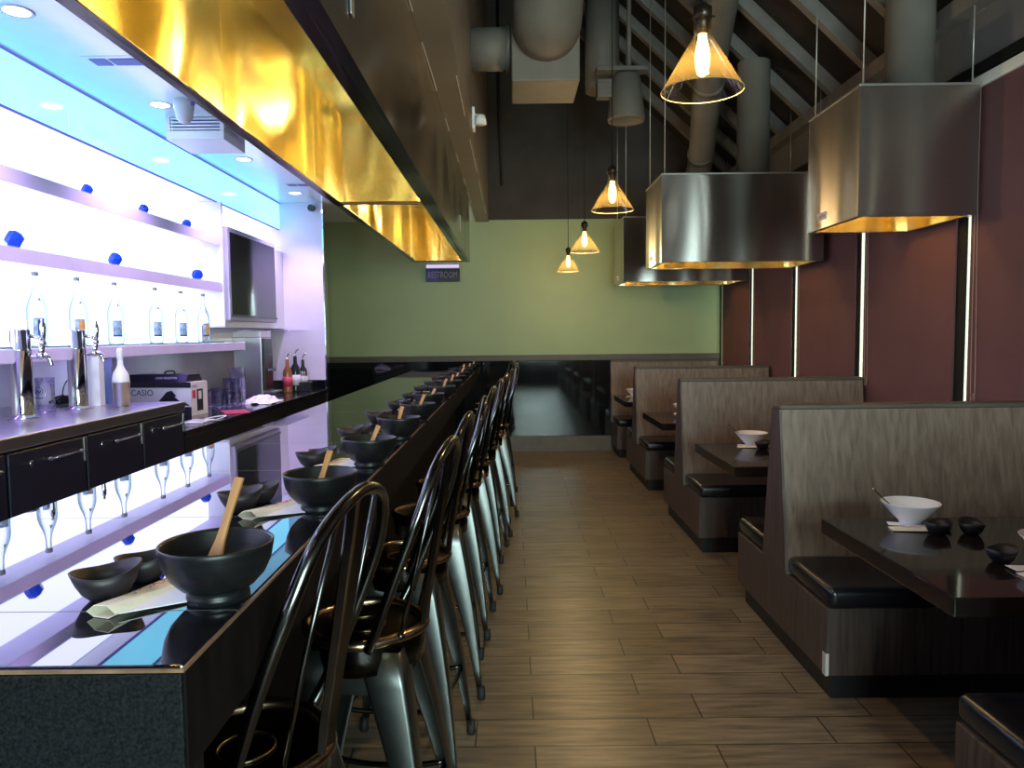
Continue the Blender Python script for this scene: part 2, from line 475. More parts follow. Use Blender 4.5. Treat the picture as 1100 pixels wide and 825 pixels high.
# ------------------------------------------------------------------ room shell
struct(MB().box(XL - .1, XR + .3, YF - .1, YB + .1, -.12, 0).build('floor', M['floor']))
struct(MB().box(XL - .1, XR + .3, YB, YB + .15, 0, 2.93).build('wall_back', M['green']))
struct(MB().box(SOF_X - .1, XR + .3, YB, YB + .15, 2.93, 6.4).build('wall_back_upper', M['charcoal']))
struct(MB().box(XL - .1, XL, YF, YB, 0, CEIL_B).build('wall_left', M['counterwall']))
struct(MB().box(XL - .1, SOF_X - .062, YF, YB, CEIL_B, CEIL_B + .1).build('ceiling_bar', M['whiteceil']))
# front wall with a glazed shopfront: opening x .1..2.5, z .05..2.7
fw = MB()
fw.box(XL - .1, 0.0, YF - .15, YF, 0, 6.4)
fw.box(2.5, XR + .3, YF - .15, YF, 0, 6.4)
fw.box(0.0, 2.5, YF - .15, YF, 2.75, 6.4)
fw.box(0.0, 2.5, YF - .15, YF, 0, .78)  # unseen solid sill added to keep low daylight off the booth backs
struct(fw.build('wall_front', M['charcoal']))
wf = MB()
for x in (0.0, 1.22, 2.46):
    wf.box(x, x + .05, YF - .1, YF - .05, 0.78, 2.75)
for z in (0.78, 2.05, 2.70):
    wf.box(0.0, 2.5, YF - .1, YF - .05, z, z + .05)
wfo = struct(wf.build('window_front', M['mullion']))
MB().box(0.05, 2.46, YF - .08, YF - .074, .83, 2.70).build('pane', thin_glass('shopfront_glass', (0.9, 0.95, 0.95), 0.4), wfo)
# bulkhead above the bar and its vertical face
struct(MB().box(SOF_X - .06, SOF_X, YF, YB, CEIL_B, 6.4).build('wall_bulkhead', M['soffit']))
struct(MB().box(-.43, SOF_X + .001, YF, YB, CEIL_B - .014, CEIL_B + .0).build('trim_soffit', M['soffit']))
sg = MB()  # pale dashes modelled in place of light glints on the soffit edges
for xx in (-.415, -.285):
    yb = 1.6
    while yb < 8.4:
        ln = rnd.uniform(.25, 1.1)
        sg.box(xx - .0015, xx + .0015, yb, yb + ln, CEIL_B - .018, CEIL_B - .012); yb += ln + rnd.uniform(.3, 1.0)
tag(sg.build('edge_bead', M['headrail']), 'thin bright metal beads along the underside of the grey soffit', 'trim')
# right wall: dado, header, upper wall, mullions, shades
struct(MB().box(XR, XR + .2, YF, YB, 0, .95).build('wall_right', M['wainwood']))
struct(MB().box(XR, XR + .2, YF, YB, 2.88, RZ0 + .1).build('wall_right_upper', M['greywall']))
GAP = {5.57: .092, 6.87: .095, 8.12: .108, 9.40: .0}
WY = [-2.2, -.86, .42, 1.72, 3.0, 4.29, 5.57, 6.87, 8.12, 9.40]
for k, y in enumerate(WY):
    w = struct(MB().box(XR - .013, XR - .004, y + GAP.get(y, .058), y + (.15 if y < 9 else .048), .95, 2.88, .002).build('window_%d' % (k + 1), M['mullion']))
    y0, y1 = (y + .15, WY[k + 1] - .0) if k + 1 < len(WY) else (y + .15, YB)
    if y1 - y0 > .3:
        MB().box(XR + .10, XR + .106, y + .145, min(WY[k + 1] + .14, YB), .95, 2.88).build('pane', thin_glass('window_glass_%d' % k, (0.95, 0.98, 0.95), 0.5), w)
struct(MB().box(XR - .045, XR - .001, YF + .01, YB - .01, 2.915, 2.975, .003).build('trim_shade_track', M['mullion']))
# roof
struct(MB().poly([(SOF_X - .2, YF - .1, roof_z(SOF_X - .2)), (XR + .3, YF - .1, roof_z(XR + .3)), (XR + .3, YB + .1, roof_z(XR + .3)), (SOF_X - .2, YB + .1, roof_z(SOF_X - .2)),
                  (SOF_X - .2, YF - .1, roof_z(SOF_X - .2) + .1), (XR + .3, YF - .1, roof_z(XR + .3) + .1), (XR + .3, YB + .1, roof_z(XR + .3) + .1), (SOF_X - .2, YB + .1, roof_z(SOF_X - .2) + .1)],
                 [(0, 1, 2, 3), (7, 6, 5, 4), (0, 4, 5, 1), (1, 5, 6, 2), (2, 6, 7, 3), (3, 7, 4, 0)]).build('ceiling', M['roofdeck']))
ry = YF + .3
rafter0 = None
nr = 0
while ry < YB - .1:
    d = .13
    x0, x1 = SOF_X + .002, XR - .002
    if rafter0 is None:
        rafter0 = MB().prism([(x0, roof_z(x0) - d), (x1, roof_z(x1) - d), (x1, roof_z(x1) - .003), (x0, roof_z(x0) - .003)], 'y', 0, .075).build('rafter', M['rafter'])
        o = rafter0
    else:
        o = rafter0.copy(); COL.objects.link(o)
    o.location = (0, ry, 0)
    o['kind'] = 'structure'
    ry += .58
struct(MB().box(XR - .10, XR - .002, YF + .002, YB - .002, RZ0 - .12, RZ0 - .02).build('trim_wall_plate', M['rafter']))

# back wall dressing
wd = MB().box(-2.85, 1.26, YB - .012, YB, .20, 1.16, .002)
struct(wd.build('trim_wainscot_gloss', M['blackgloss']))
struct(MB().box(1.263, XR, YB - .014, YB, 0, 1.16).build('trim_wainscot_wood', M['wainwood']))
struct(MB().box(-2.85, XR, YB - .03, YB, 1.163, 1.235, .004).build('trim_cap', M['capwood']))
struct(MB().box(-2.85, 1.26, YB - .02, YB, 0, .197, .003).build('baseboard_back', M['baseboard']))

# roller shades on the right wall, each a thing of its own
sh_names = ['in the window behind the camera end', 'in the window beside the entrance bench', 'in the window right of the closest booth table',
            'in the window by the closest high booth back', 'at the photo\'s right edge beside the closest steel hood', 'behind the closest steel hood',
            'between the first and second steel hoods', 'below the second steel hood', 'in the narrow gap beside the green wall']
for k in range(len(WY) - 1):
    y0, y1 = WY[k] + .146, WY[k + 1] - (.002 if k < 8 else .11)
    t = thing('roller_shade', 'maroon roller shade ' + sh_names[k], 'window shade', (XR - .02, (y0 + y1) / 2, .98), group='maroon roller shades')
    hy = (y1 - y0) / 2
    m = MB()
    m.box(-.006, .006, -hy, hy, 0, 1.86)
    m.build('fabric', M['shade'], t)
    MB().box(-.012, .012, -hy, hy, -.03, 0.0, .004).build('bottom_bar', M['shade'], t)
    MB().box(-.022, .018, -hy, hy, 1.862, 1.925, .006).build('headrail', M['headrail'], t)
    cz = 1.28 if k % 2 == 0 else 1.0
    c = MB()
    yy = -hy + .06 if k != 6 else -hy + .10
    c.tube(catmull([(-.018, hy - .05, 1.86), (-.020, hy - .052, 1.2), (-.02, hy - .06, .20), (-.02, hy - .085, .16), (-.02, hy - .10, .2), (-.020, hy - .075, 1.2), (-.018, hy - .07, 1.86)], 6), .0018, 6)
    c.build('pull_cord', M['shadecord'], t)

# ------------------------------------------------------------------ bar counter
bar = thing('bar_counter', 'long polished black bar counter with dark speckled granite end', 'bar counter', (0, 0, 0))
MB().box(BAR_B, BAR_F - .001, BAR_Y0, BAR_Y1, BAR_Z - .04, BAR_Z, .003).build('counter_top', M['stone'], bar)
MB().box(BAR_B + .002, BAR_F - .001, BAR_Y0 - .006, BAR_Y0 + .05, 0, BAR_Z - .008, .002).build('end_panel', M['granite'], bar)
MB().box(BAR_F - .030, BAR_F + .002, BAR_Y0 + .0, BAR_Y1 - .02, BAR_Z - .135, BAR_Z - .008).build('apron', M['barfront'], bar)
e = MB(); e.box(BAR_F - .002, BAR_F + .002, BAR_Y0 - .005, BAR_Y1, BAR_Z - .007, BAR_Z - .002); e.box(BAR_B, BAR_F - .002, BAR_Y0 - .005, BAR_Y0 - .0005, BAR_Z - .007, BAR_Z - .003)
e.build('edge_trim', M['goldedge'], bar)
MB().box(-1.06, -.66, BAR_Y0 + .055, BAR_Y1 - .02, .10, BAR_Z - .042).build('front_wall', M['barfront'], bar)
MB().box(-1.03, -.70, BAR_Y0 + .055, BAR_Y1 - .05, 0, .098).build('toe_kick', M['toekick'], bar)
MB().box(-.662, -.652, 1.545, 1.560, .10, BAR_Z - .16).build('corner_strip', M['chrome'], bar)
MB().box(-1.13 + .03, -1.062, BAR_Y0 + .055, BAR_Y1 - .05, .5, .9).build('back_shelf', M['satinsteel'], bar)

# ------------------------------------------------------------------ bar stools
def make_stool():
    root = empty('bar_stool', (0, 0, 0))
    s = MB()
    sq = lambda r, z, t: (r * (1 + .035 * math.cos(4 * t)), z)
    s.lathe([(.001, .735), (.10, .734), (.142, .738), (.150, .742)], 40, mod=sq)
    s.lathe([(.150, .742), (.153, .70), (.150, .66), (.146, .66), (.148, .70)], 40, mod=sq)
    s.build('seat', M['seatmetal'], root)
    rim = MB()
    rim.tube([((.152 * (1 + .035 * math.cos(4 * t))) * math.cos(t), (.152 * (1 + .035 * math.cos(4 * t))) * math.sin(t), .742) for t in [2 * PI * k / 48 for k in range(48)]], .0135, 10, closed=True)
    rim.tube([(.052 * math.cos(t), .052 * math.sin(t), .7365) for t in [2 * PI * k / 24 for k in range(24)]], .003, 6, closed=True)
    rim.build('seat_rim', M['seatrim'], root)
    hp = catmull([(.055, -.160, .735), (.085, -.185, .80), (.145, -.205, .95), (.195, -.197, 1.08), (.226, -.138, 1.185), (.240, 0, 1.228),
                  (.226, .138, 1.185), (.195, .197, 1.08), (.145, .205, .95), (.085, .185, .80), (.055, .160, .735)], 8)
    MB().tube(hp, .0125, 10).build('backrest_hoop', M['gunmetal'], root)
    # flat centre splat, flaring to the top, with a pressed groove
    sp = MB()
    for (w0, w1, off) in ((.030, .047, 0.0),):
        pts = []
        for (u, x, z) in ((0, .158, .725), (.15, .166, .80), (.5, .196, .97), (.85, .227, 1.15), (1, .239, 1.226)):
            w = w0 + (w1 - w0) * u
            pts += [(x - .004, -w, z), (x + .006, -w * .72, z), (x + .001, 0, z), (x + .006, w * .72, z), (x - .004, w, z)]
        n = 5
        faces = []
        for r in range(4):
            for c in range(4):
                a = r * n + c
                faces.append((a, a + 1, a + n + 1, a + n))
        sp.poly(pts, faces, smooth=False)
    so = sp.build('back_splat', M['gunmetal'], root)
    md = so.modifiers.new('thick', 'SOLIDIFY'); md.thickness = .005
    for sgn in (-1, 1):
        r = MB()
        r.tube([(.120, sgn * .098, .742), (.168, sgn * .105, .94), (.233, sgn * .088, 1.207)], .0055, 8)
        r.sphere((.120, sgn * .098, .748), .010, 10)
        r.build('back_rod', M['gunmetal'], root)
    # four tapered pressed-steel legs
    for sx in (-1, 1):
        for sy in (-1, 1):
            L = MB()
            top = Vector((sx * .098, sy * .098, .715)); bot = Vector((sx * .205, sy * .190, .03))
            ou = Vector((sx, sy, 0)).normalized(); sd = Vector((-ou.y, ou.x, 0))
            pts = []; K = 9
            prof = [(-1, -.70), (-.96, -.58), (-.55, -.06), (-.13, .40), (0, .47), (.13, .40), (.55, -.06), (.96, -.58), (1, -.70)]
            for k in range(K):
                t = k / (K - 1)
                c = top.lerp(bot, t) + ou * (.018 * math.sin(PI * t))
                w = .062 * (1 - t) ** 1.25 + .0145
                if t > .88: w *= .96
                for (a, bq) in prof:
                    pts.append(c + sd * a * w + ou * bq * w * .9)
            n = len(prof)
            faces = [(r * n + c, r * n + c + 1, (r + 1) * n + c + 1, (r + 1) * n + c) for r in range(K - 1) for c in range(n - 1)]
            L.poly(pts, faces, smooth=True)
            lo = L.build('leg', M['legmetal'], root)
            md = lo.modifiers.new('thick', 'SOLIDIFY'); md.thickness = .003; md.offset = -1
            f = MB(); f.lathe([(.001, 0), (.015, 0), (.0175, .006), (.0165, .05), (.001, .052)], 12, cx=bot.x, cy=bot.y)
            f.build('rubber_foot', M['rubber'], lo)
    # footrest: four bars, bowed
    fr = MB()
    q = .176; z = .27
    corners = [(-q, -q * .94, z), (q, -q * .94, z), (q, q * .94, z), (-q, q * .94, z)]
    for a, b in zip(corners, corners[1:] + corners[:1]):
        A, B = Vector(a), Vector(b); mid = (A + B) / 2
        mid = mid * .90; mid.z = z - .01
        fr.tube(catmull([A, (A + mid) / 2 + Vector((0, 0, -.006)), mid, (B + mid) / 2 + Vector((0, 0, -.006)), B], 4), .0085, 8, flat=1.0)
    fr.build('footrest', M['gunmetal'], root)
    ap = MB()
    for a, b in zip([(-1, -1), (1, -1), (1, 1), (-1, 1)], [(1, -1), (1, 1), (-1, 1), (-1, -1)]):
        A = Vector((a[0] * .105, a[1] * .105, 0)); B = Vector((b[0] * .105, b[1] * .105, 0))
        o_ = Vector(((a[0] + b[0]) / 2, (a[1] + b[1]) / 2, 0)) * .012
        ap.poly([A + o_ + Vector((0, 0, .60)), B + o_ + Vector((0, 0, .60)), B + o_ + Vector((0, 0, .675)), A + o_ + Vector((0, 0, .675))], [(0, 1, 2, 3)])
    ao = ap.build('seat_apron', M['legmetal'], root)
    md = ao.modifiers.new('thick', 'SOLIDIFY'); md.thickness = .003
    return root

stool_pos = [(-.503, 1.34, -10), (-.395, 1.93, -6), (-.385, 2.54, -4), (-.355, 3.16, 3), (-.330, 3.78, -3), (-.300, 4.40, 4), (-.270, 5.01, -5),
             (-.235, 5.62, 2), (-.195, 6.22, 6), (-.190, 6.84, -4), (-.215, 7.45, 3), (-.235, 8.05, -2)]
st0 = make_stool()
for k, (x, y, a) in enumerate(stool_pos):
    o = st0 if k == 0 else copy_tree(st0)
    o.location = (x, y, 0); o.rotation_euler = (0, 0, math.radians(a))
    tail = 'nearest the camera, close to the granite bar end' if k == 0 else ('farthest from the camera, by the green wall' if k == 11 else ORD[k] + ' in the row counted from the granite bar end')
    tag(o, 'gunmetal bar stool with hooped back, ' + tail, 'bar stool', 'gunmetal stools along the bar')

# ------------------------------------------------------------------ tableware on the bar
def make_bowl():
    m = MB()
    out = [(.001, .004), (.040, .004), (.043, 0), (.047, 0), (.046, .010), (.042, .015), (.055, .022), (.070, .038), (.079, .057), (.0835, .080), (.0845, .087)]
    inn = [(.0825, .0885), (.080, .084), (.076, .060), (.066, .040), (.050, .026), (.028, .018), (.001, .016)]
    m.lathe(out + inn, 48)
    return m
def make_dish():
    m = MB()
    def mod(r, z, t):
        k = max(0.0, min(1.0, z / .046))
        return r * (1 + .07 * k * math.cos(2 * t)), z + k * k * (.0045 * math.cos(2 * t) + .0035 * math.cos(t))
    m.lathe([(.001, .001), (.020, 0), (.024, .002), (.034, .012), (.042, .028), (.0475, .046), (.0450, .0468), (.040, .030), (.031, .015), (.018, .008), (.001, .007)], 36, mod=mod)
    return m
def make_spoon():
    """flat wooden paddle spoon, origin at its lower tip, leaning up +Y"""
    m = MB()
    pts = []; w = [.010, .013, .012, .0075, .0062, .0062, .0072, .0075]
    for k in range(8):
        t = k / 7; z = .175 * t
        th = .0022
        pts += [(-w[k], -th, z), (w[k], -th, z), (w[k], th, z), (-w[k], th, z)]
    faces = [(3, 2, 1, 0), (28, 29, 30, 31)]
    for k in range(7):
        for j in range(4):
            a = k * 4 + j; b = k * 4 + (j + 1) % 4
            faces.append((a, b, b + 4, a + 4))
    m.poly(pts, faces)
    return m
def sleeve_parts(root):
    """open-ended paper chopstick sleeve with a folded napkin corner beside it"""
    L, W, H = .205, .033, .019
    ring = []
    pts = []
    for (y, h, w) in ((-L / 2, H, .80), (-L * .30, H * .80, .92), (0, H * .55, 1.0), (L * .3, H * .45, 1.0), (L / 2, H * .35, 1.0)):
        w *= W
        pts += [(-w, y, .001 + h * .35), (-w * .45, y, .001 + h * .92), (w * .45, y, .001 + h), (w, y, .001 + h * .4), (w * .5, y, .001), (-w * .5, y, .001)]
    faces = []
    for r in range(4):
        for c in range(6):
            a = r * 6 + c; b = r * 6 + (c + 1) % 6
            faces.append((a, b, b + 6, a + 6))
    faces.append((24, 25, 26, 27, 28, 29))
    o = MB().poly(pts, faces).build('sleeve', M['paper'], root)
    md = o.modifiers.new('thick', 'SOLIDIFY'); md.thickness = .0008
    fl = MB().poly([(.024, -.095, .006), (.030, .10, .009), (.098, .085, .005), (.088, -.01, .0025)], [(0, 3, 2, 1)])
    f = fl.build('paper_flap', M['napkin'], root)
    md = f.modifiers.new('thick', 'SOLIDIFY'); md.thickness = .0012
    pr = MB()
    x = 0; rs = random.Random(3)
    path = []
    for k in range(40):
        t = k / 39
        path.append((.004 * math.sin(t * 46) - .002 + .004 * math.cos(t * 19), -.045 + .105 * t, .0160 - .0062 * t + .0010))
    pr.tube(path[:18], .0010, 5, mat=M['bluink'], flat=.4)
    pr.tube(path[18:], .0013, 5, mat=M['redink'], flat=.4)
    pr.build('printed_script', None, root)
    st = MB()
    for dx in (-.006, .006):
        st.tube([(dx, -.075, .0075), (dx * .7, .095, .0045)], .0030, 8)
    st.build('chopstick', M['spoonwood'], root)

bowl_m = spoon_m = dish_m = None
sleeve0 = None
bowl_src = make_bowl().build('noodle_bowl', M['bowl']); dish_src = make_dish().build('sauce_dish', M['dish']); spoon_src = make_spoon().build('wooden_spoon', M['spoonwood'])
NB = 13
for k in range(NB):
    y = 1.125 + .575 * k
    j = rnd.uniform(-.012, .012)
    place = ('nearest the camera' if k == 0 else 'farthest from the camera' if k == NB - 1 else ORD[k] + ' along the bar from the granite end')
    o = bowl_src if k == 0 else bowl_src.copy()
    if k: COL.objects.link(o)
    bx = (-.456 if k == 0 else -.446 + j) + .001 * k
    o.location = (bx, y, BAR_Z); o.rotation_euler = (0, 0, k * .7)
    tag(o, 'large matt black bowl on the bar, ' + place, 'bowl', 'black noodle bowls along the bar')
    s = spoon_src if k == 0 else spoon_src.copy()
    if k: COL.objects.link(s)
    s.location = (bx - .012, y - .018, BAR_Z + .0185)
    if k: s.scale = (1, 1, rnd.uniform(.74, .88) if k < 2 else rnd.uniform(.58, .74))
    s.rotation_euler = (math.radians(-27 + rnd.uniform(-5, 4)), math.radians(9 + rnd.uniform(-6, 8)), math.radians(-22 + rnd.uniform(-8, 20)))
    tag(s, 'wooden spoon standing in the black noodle bowl, ' + place, 'spoon', 'wooden spoons in the noodle bowls')
    for q in range(2):
        d = dish_src if (k == 0 and q == 0) else dish_src.copy()
        if not (k == 0 and q == 0): COL.objects.link(d)
        dx, dy = ((-.628, .0) if q == 0 else (-.612, .088))
        if k: dx += rnd.uniform(-.012, .012); dy += rnd.uniform(-.01, .015)
        d.location = (dx, y + dy, BAR_Z)
        sc = 1.0 if q == 0 else .90
        d.scale = (sc, sc, sc)
        d.rotation_euler = (0, 0, math.radians(28 + rnd.uniform(-15, 15)))
        shortp = 'nearest the camera' if k == 0 else 'farthest from the camera' if k == NB - 1 else ORD[k] + ' from the granite end'
        tag(d, ('black sauce dish in front' if q == 0 else 'smaller rear black sauce dish') + ' by the bar bowl ' + shortp, 'sauce dish', 'black sauce dishes on the bar')
    if k == 0:
        t = thing('chopstick_sleeve', 'cream paper chopstick sleeve with pink script, nearest the camera on the bar', 'chopstick sleeve', (-.562, 1.140, BAR_Z), math.radians(-17), 'paper chopstick sleeves on the bar')
        sleeve_parts(t); sleeve0 = t
    else:
        t = copy_tree(sleeve0)
        t.location = (-.548 + rnd.uniform(-.01, .008), y + .005, BAR_Z); t.rotation_euler = (0, 0, math.radians(-16 + rnd.uniform(-12, 14)))
        tag(t, 'white paper chopstick sleeve at the bar bowl ' + ('farthest from the camera' if k == NB - 1 else ORD[k] + ' from the granite end'), 'chopstick sleeve', 'paper chopstick sleeves on the bar')

# ------------------------------------------------------------------ booths
BX0, BX1 = 1.255, XR - .055
def make_booth(label, y, half=False, chip=False):
    t = thing('booth_bench', label, 'booth seat', (0, y, 0), group='walnut booth benches')
    y0 = -.585; y1 = .0 if half else .585
    MB().box(BX0 + .035, BX1, y0 + .03, y1 if half else y1 - .03, 0, .105).build('toe_kick', M['toekick'], t)
    b = MB()
    b.box(BX0, BX1, y0, y1, .107, .385, .003)
    b.build('base', M['boothwood'], t)
    d = MB()
    prof = [(-.155, .386), (-.048, 1.135), (.048, 1.135), (.155, .386)]
    if half:
        prof = [(-.12, .386), (-.030, 1.135), (0, 1.135), (0, .386)]
    d.prism(prof, 'x', BX0 + .004, BX1)
    d.build('seat_back', M['boothback'], t)
    e = MB()
    pe = [(a * 1.02, z) for a, z in prof]
    e.prism(pe, 'x', BX0 - .008, BX0 + .0035)
    e.build('end_panel', M['boothwood'], t)
    c = MB()
    c.box(BX0 - .006, BX1, -.054 if not half else -.036, .054 if not half else 0, 1.136, 1.157, .004)
    c.build('top_cap', M['capwood'], t)
    sides = (-1,) if half else (-1, 1)
    for s in sides:
        lim0, lim1 = (s * .150, s * .600)
        a, bq = min(lim0, lim1), max(lim0, lim1)
        if half:
            a, bq = -.600, -.118
        cu = MB(); cu.box(BX0 + .004, BX1, a, bq, .386, .472, .030, 4)
        co = cu.build('cushion', M['vinyl'], t)
        for p in co.data.polygons: p.use_smooth = True
    if chip:
        ch = MB().prism([(BX0 - .0015, y0 - .0015), (BX0 + .012, y0 - .0015), (BX0 + .012, y0 + .001), (BX0 + .001, y0 + .001), (BX0 + .001, y0 + .030), (BX0 - .0015, y0 + .030)], 'z', .108, .200)
        o = ch.build('chipped_edge', M['chipped'], t); o['label'] = 'white chip at the lower corner'
    return t
BY = [1.47, 3.51, 5.55, 7.57]
make_booth('dark walnut booth bench at the photo\'s bottom right corner, closest to the camera', BY[0])
make_booth('walnut booth bench with the widest pale back, behind the table with two settings', BY[1], chip=True)
make_booth('walnut booth bench with high back, second along the aisle from the widest pale back', BY[2])
make_booth('walnut booth bench in the middle distance, last one standing free of the green wall', BY[3])
make_booth('walnut booth bench built against the back wall below the green paint', YB - .016, half=True)
make_booth('walnut booth bench behind the camera by the entrance', -.57)

def make_table(label, y):
    t = thing('booth_table', label, 'table', (0, y, 0), group='dark booth tables')
    MB().box(BX0 - .022, XR - .028, -.45, .45, .692, .75, .004).build('table_top', M['table'], t)
    p = MB(); p.tube([(1.95, 0, .02), (1.95, 0, .69)], .038, 16); p.build('pedestal', M['black'], t)
    f = MB(); f.lathe([(.001, .0), (.21, .0), (.21, .008), (.06, .03), (.04, .04)], 28, cx=1.95); f.build('foot_plate', M['black'], t)
    return t
TY = [2.49, 4.55, 6.56, 8.52]
tlab = ['closest dark glossy booth table, at the right edge of the photo', 'dark glossy booth table behind the widest pale booth back', 'dark glossy booth table third from the camera along the right wall', 'dark glossy booth table by the green back wall']
for y, l in zip(TY, tlab):
    make_table(l, y)

def conical_bowl():
    m = MB()
    m.lathe([(.001, .003), (.034, .003), (.036, 0), (.040, 0), (.040, .012), (.043, .016), (.072, .045), (.104, .0845), (.106, .088), (.1035, .088), (.070, .049), (.036, .020), (.001, .016)], 48)
    return m
def metal_spoon():
    m = MB()
    m.tube(catmull([(0, 0, .012), (0, -.03, .020), (0, -.10, .075), (0, -.155, .125)], 6), [.004] * 18 + [.0045], 8, flat=.5)
    m.sphere((0, .012, .012), .019, 14, scale=(.8, 1.25, .35))
    return m
cb = conical_bowl().build('ramen_bowl', M['porcelain']); ms = metal_spoon().build('soup_spoon', M['blackplastic'])
first = True
tname = ['closest booth table', 'second booth table', 'third booth table', 'farthest booth table']
def table_setting(ti, x, y, flip, first):
    which = tname[ti] + (' right edge' if flip else '')
    s = -1 if flip else 1
    z = .75
    o = cb if first else cb.copy()
    if not first: COL.objects.link(o)
    o.location = (x, y, z); tag(o, 'white conical ramen bowl on the ' + which, 'bowl', 'white bowls on the booth tables')
    p = ms if first else ms.copy()
    if not first: COL.objects.link(p)
    p.location = (x - .005, y - .004, z + .0215); p.rotation_euler = (0, 0, math.radians(-82 if not flip else -60))
    tag(p, 'black soup spoon leaning in the white bowl on the ' + which, 'spoon', 'black spoons in the white bowls')
    for q, (dx, dy) in enumerate(((.025, -.145), (.145, -.150)) if not flip else ((-.165, .02), (.10, .15))):
        d = dish_src.copy(); COL.objects.link(d); d.location = (x + dx, y + dy, z); d.rotation_euler = (0, 0, .4 + q)
        tag(d, 'black sauce dish ' + ('left' if q == 0 else 'right') + ' of two by the white bowl, ' + which, 'sauce dish', 'black sauce dishes on the booth tables')
    t = copy_tree(sleeve0)
    t.location = (x - .01 if not flip else x - .09, y - .088 if not flip else y - .115, z); t.rotation_euler = (0, 0, math.radians(82 if not flip else 96))
    tag(t, 'white paper chopstick sleeve lying by the white bowl on the ' + which, 'chopstick sleeve', 'paper sleeves on the booth tables')
table_setting(0, 1.535, 2.84, False, True)
table_setting(0, 1.735, 2.335, True, False)
table_setting(1, 1.575, 4.88, False, False)
table_setting(2, 1.595, 6.88, False, False)
table_setting(3, 1.450, 8.80, False, False)

# ------------------------------------------------------------------ pendants
def make_pendant():
    t = empty('pendant_lamp', (0, 0, 0))     # origin at rim centre height
    g = MB()
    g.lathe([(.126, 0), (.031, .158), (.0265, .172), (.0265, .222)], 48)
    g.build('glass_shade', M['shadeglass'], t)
    r = MB(); r.tube([(.126 * math.cos(a), .126 * math.sin(a), 0) for a in [2 * PI * k / 48 for k in range(48)]], .0011, 6, closed=True)
    r.build('shade_rim', M['rimglass'], t)
    s = MB()
    s.lathe([(.001, .262), (.012, .262), (.022, .250), (.0285, .248), (.0285, .215), (.024, .213), (.019, .20), (.018, .175), (.001, .172)], 24)
    for a in (.3, 2.4, 4.5):
        s.tube([(.026 * math.cos(a), .026 * math.sin(a), .228), (.042 * math.cos(a), .042 * math.sin(a), .228)], .003, 6)
    s.build('socket', M['socket'], t)
    b = MB(); b.lathe([(.001, .172), (.013, .170), (.014, .155), (.020, .130), (.0235, .105), (.022, .075), (.015, .050), (.001, .040)], 24)
    b.build('bulb', M['bulb'], t)
    f = MB()
    f.lathe([(.001, .150), (.006, .145), (.0095, .110), (.0085, .075), (.001, .062)], 12)
    f.build('filament', M['bulbcore'], t)
    return t
pend = make_pendant()
PY = [2.36, 4.52, 6.5, 8.35]
plab = ['largest and closest cone glass pendant lamp, at the top of the photo', 'second cone glass pendant lamp from the camera, left of the middle steel hood',
        'third cone glass pendant lamp, small, at the green wall top', 'smallest and lowest cone glass pendant lamp against the green wall']
PZ = [2.245, 2.235, 2.205, 2.195]
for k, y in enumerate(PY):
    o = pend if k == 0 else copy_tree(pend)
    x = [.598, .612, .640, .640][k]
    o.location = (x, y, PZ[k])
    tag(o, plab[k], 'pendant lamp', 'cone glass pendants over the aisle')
    top = roof_z(x) - .01 - PZ[k]
    c = MB(); c.tube([(0, 0, .26), (0, 0, top - .03)], .0035, 6); c.build('cord', M['cord'], o)
    c = MB(); c.lathe([(.001, top - .05), (.04, top - .05), (.05, top - .0), (.001, top)], 16); c.build('ceiling_cup', M['socket'], o)
    l = bpy.data.lights.new('pendant_glow', 'POINT'); l.energy = 25; l.color = (1.0, .68, .32); l.shadow_soft_size = .02
    lo = bpy.data.objects.new('pendant_glow', l); COL.objects.link(lo); lo.location = (x, y, PZ[k] + .03)
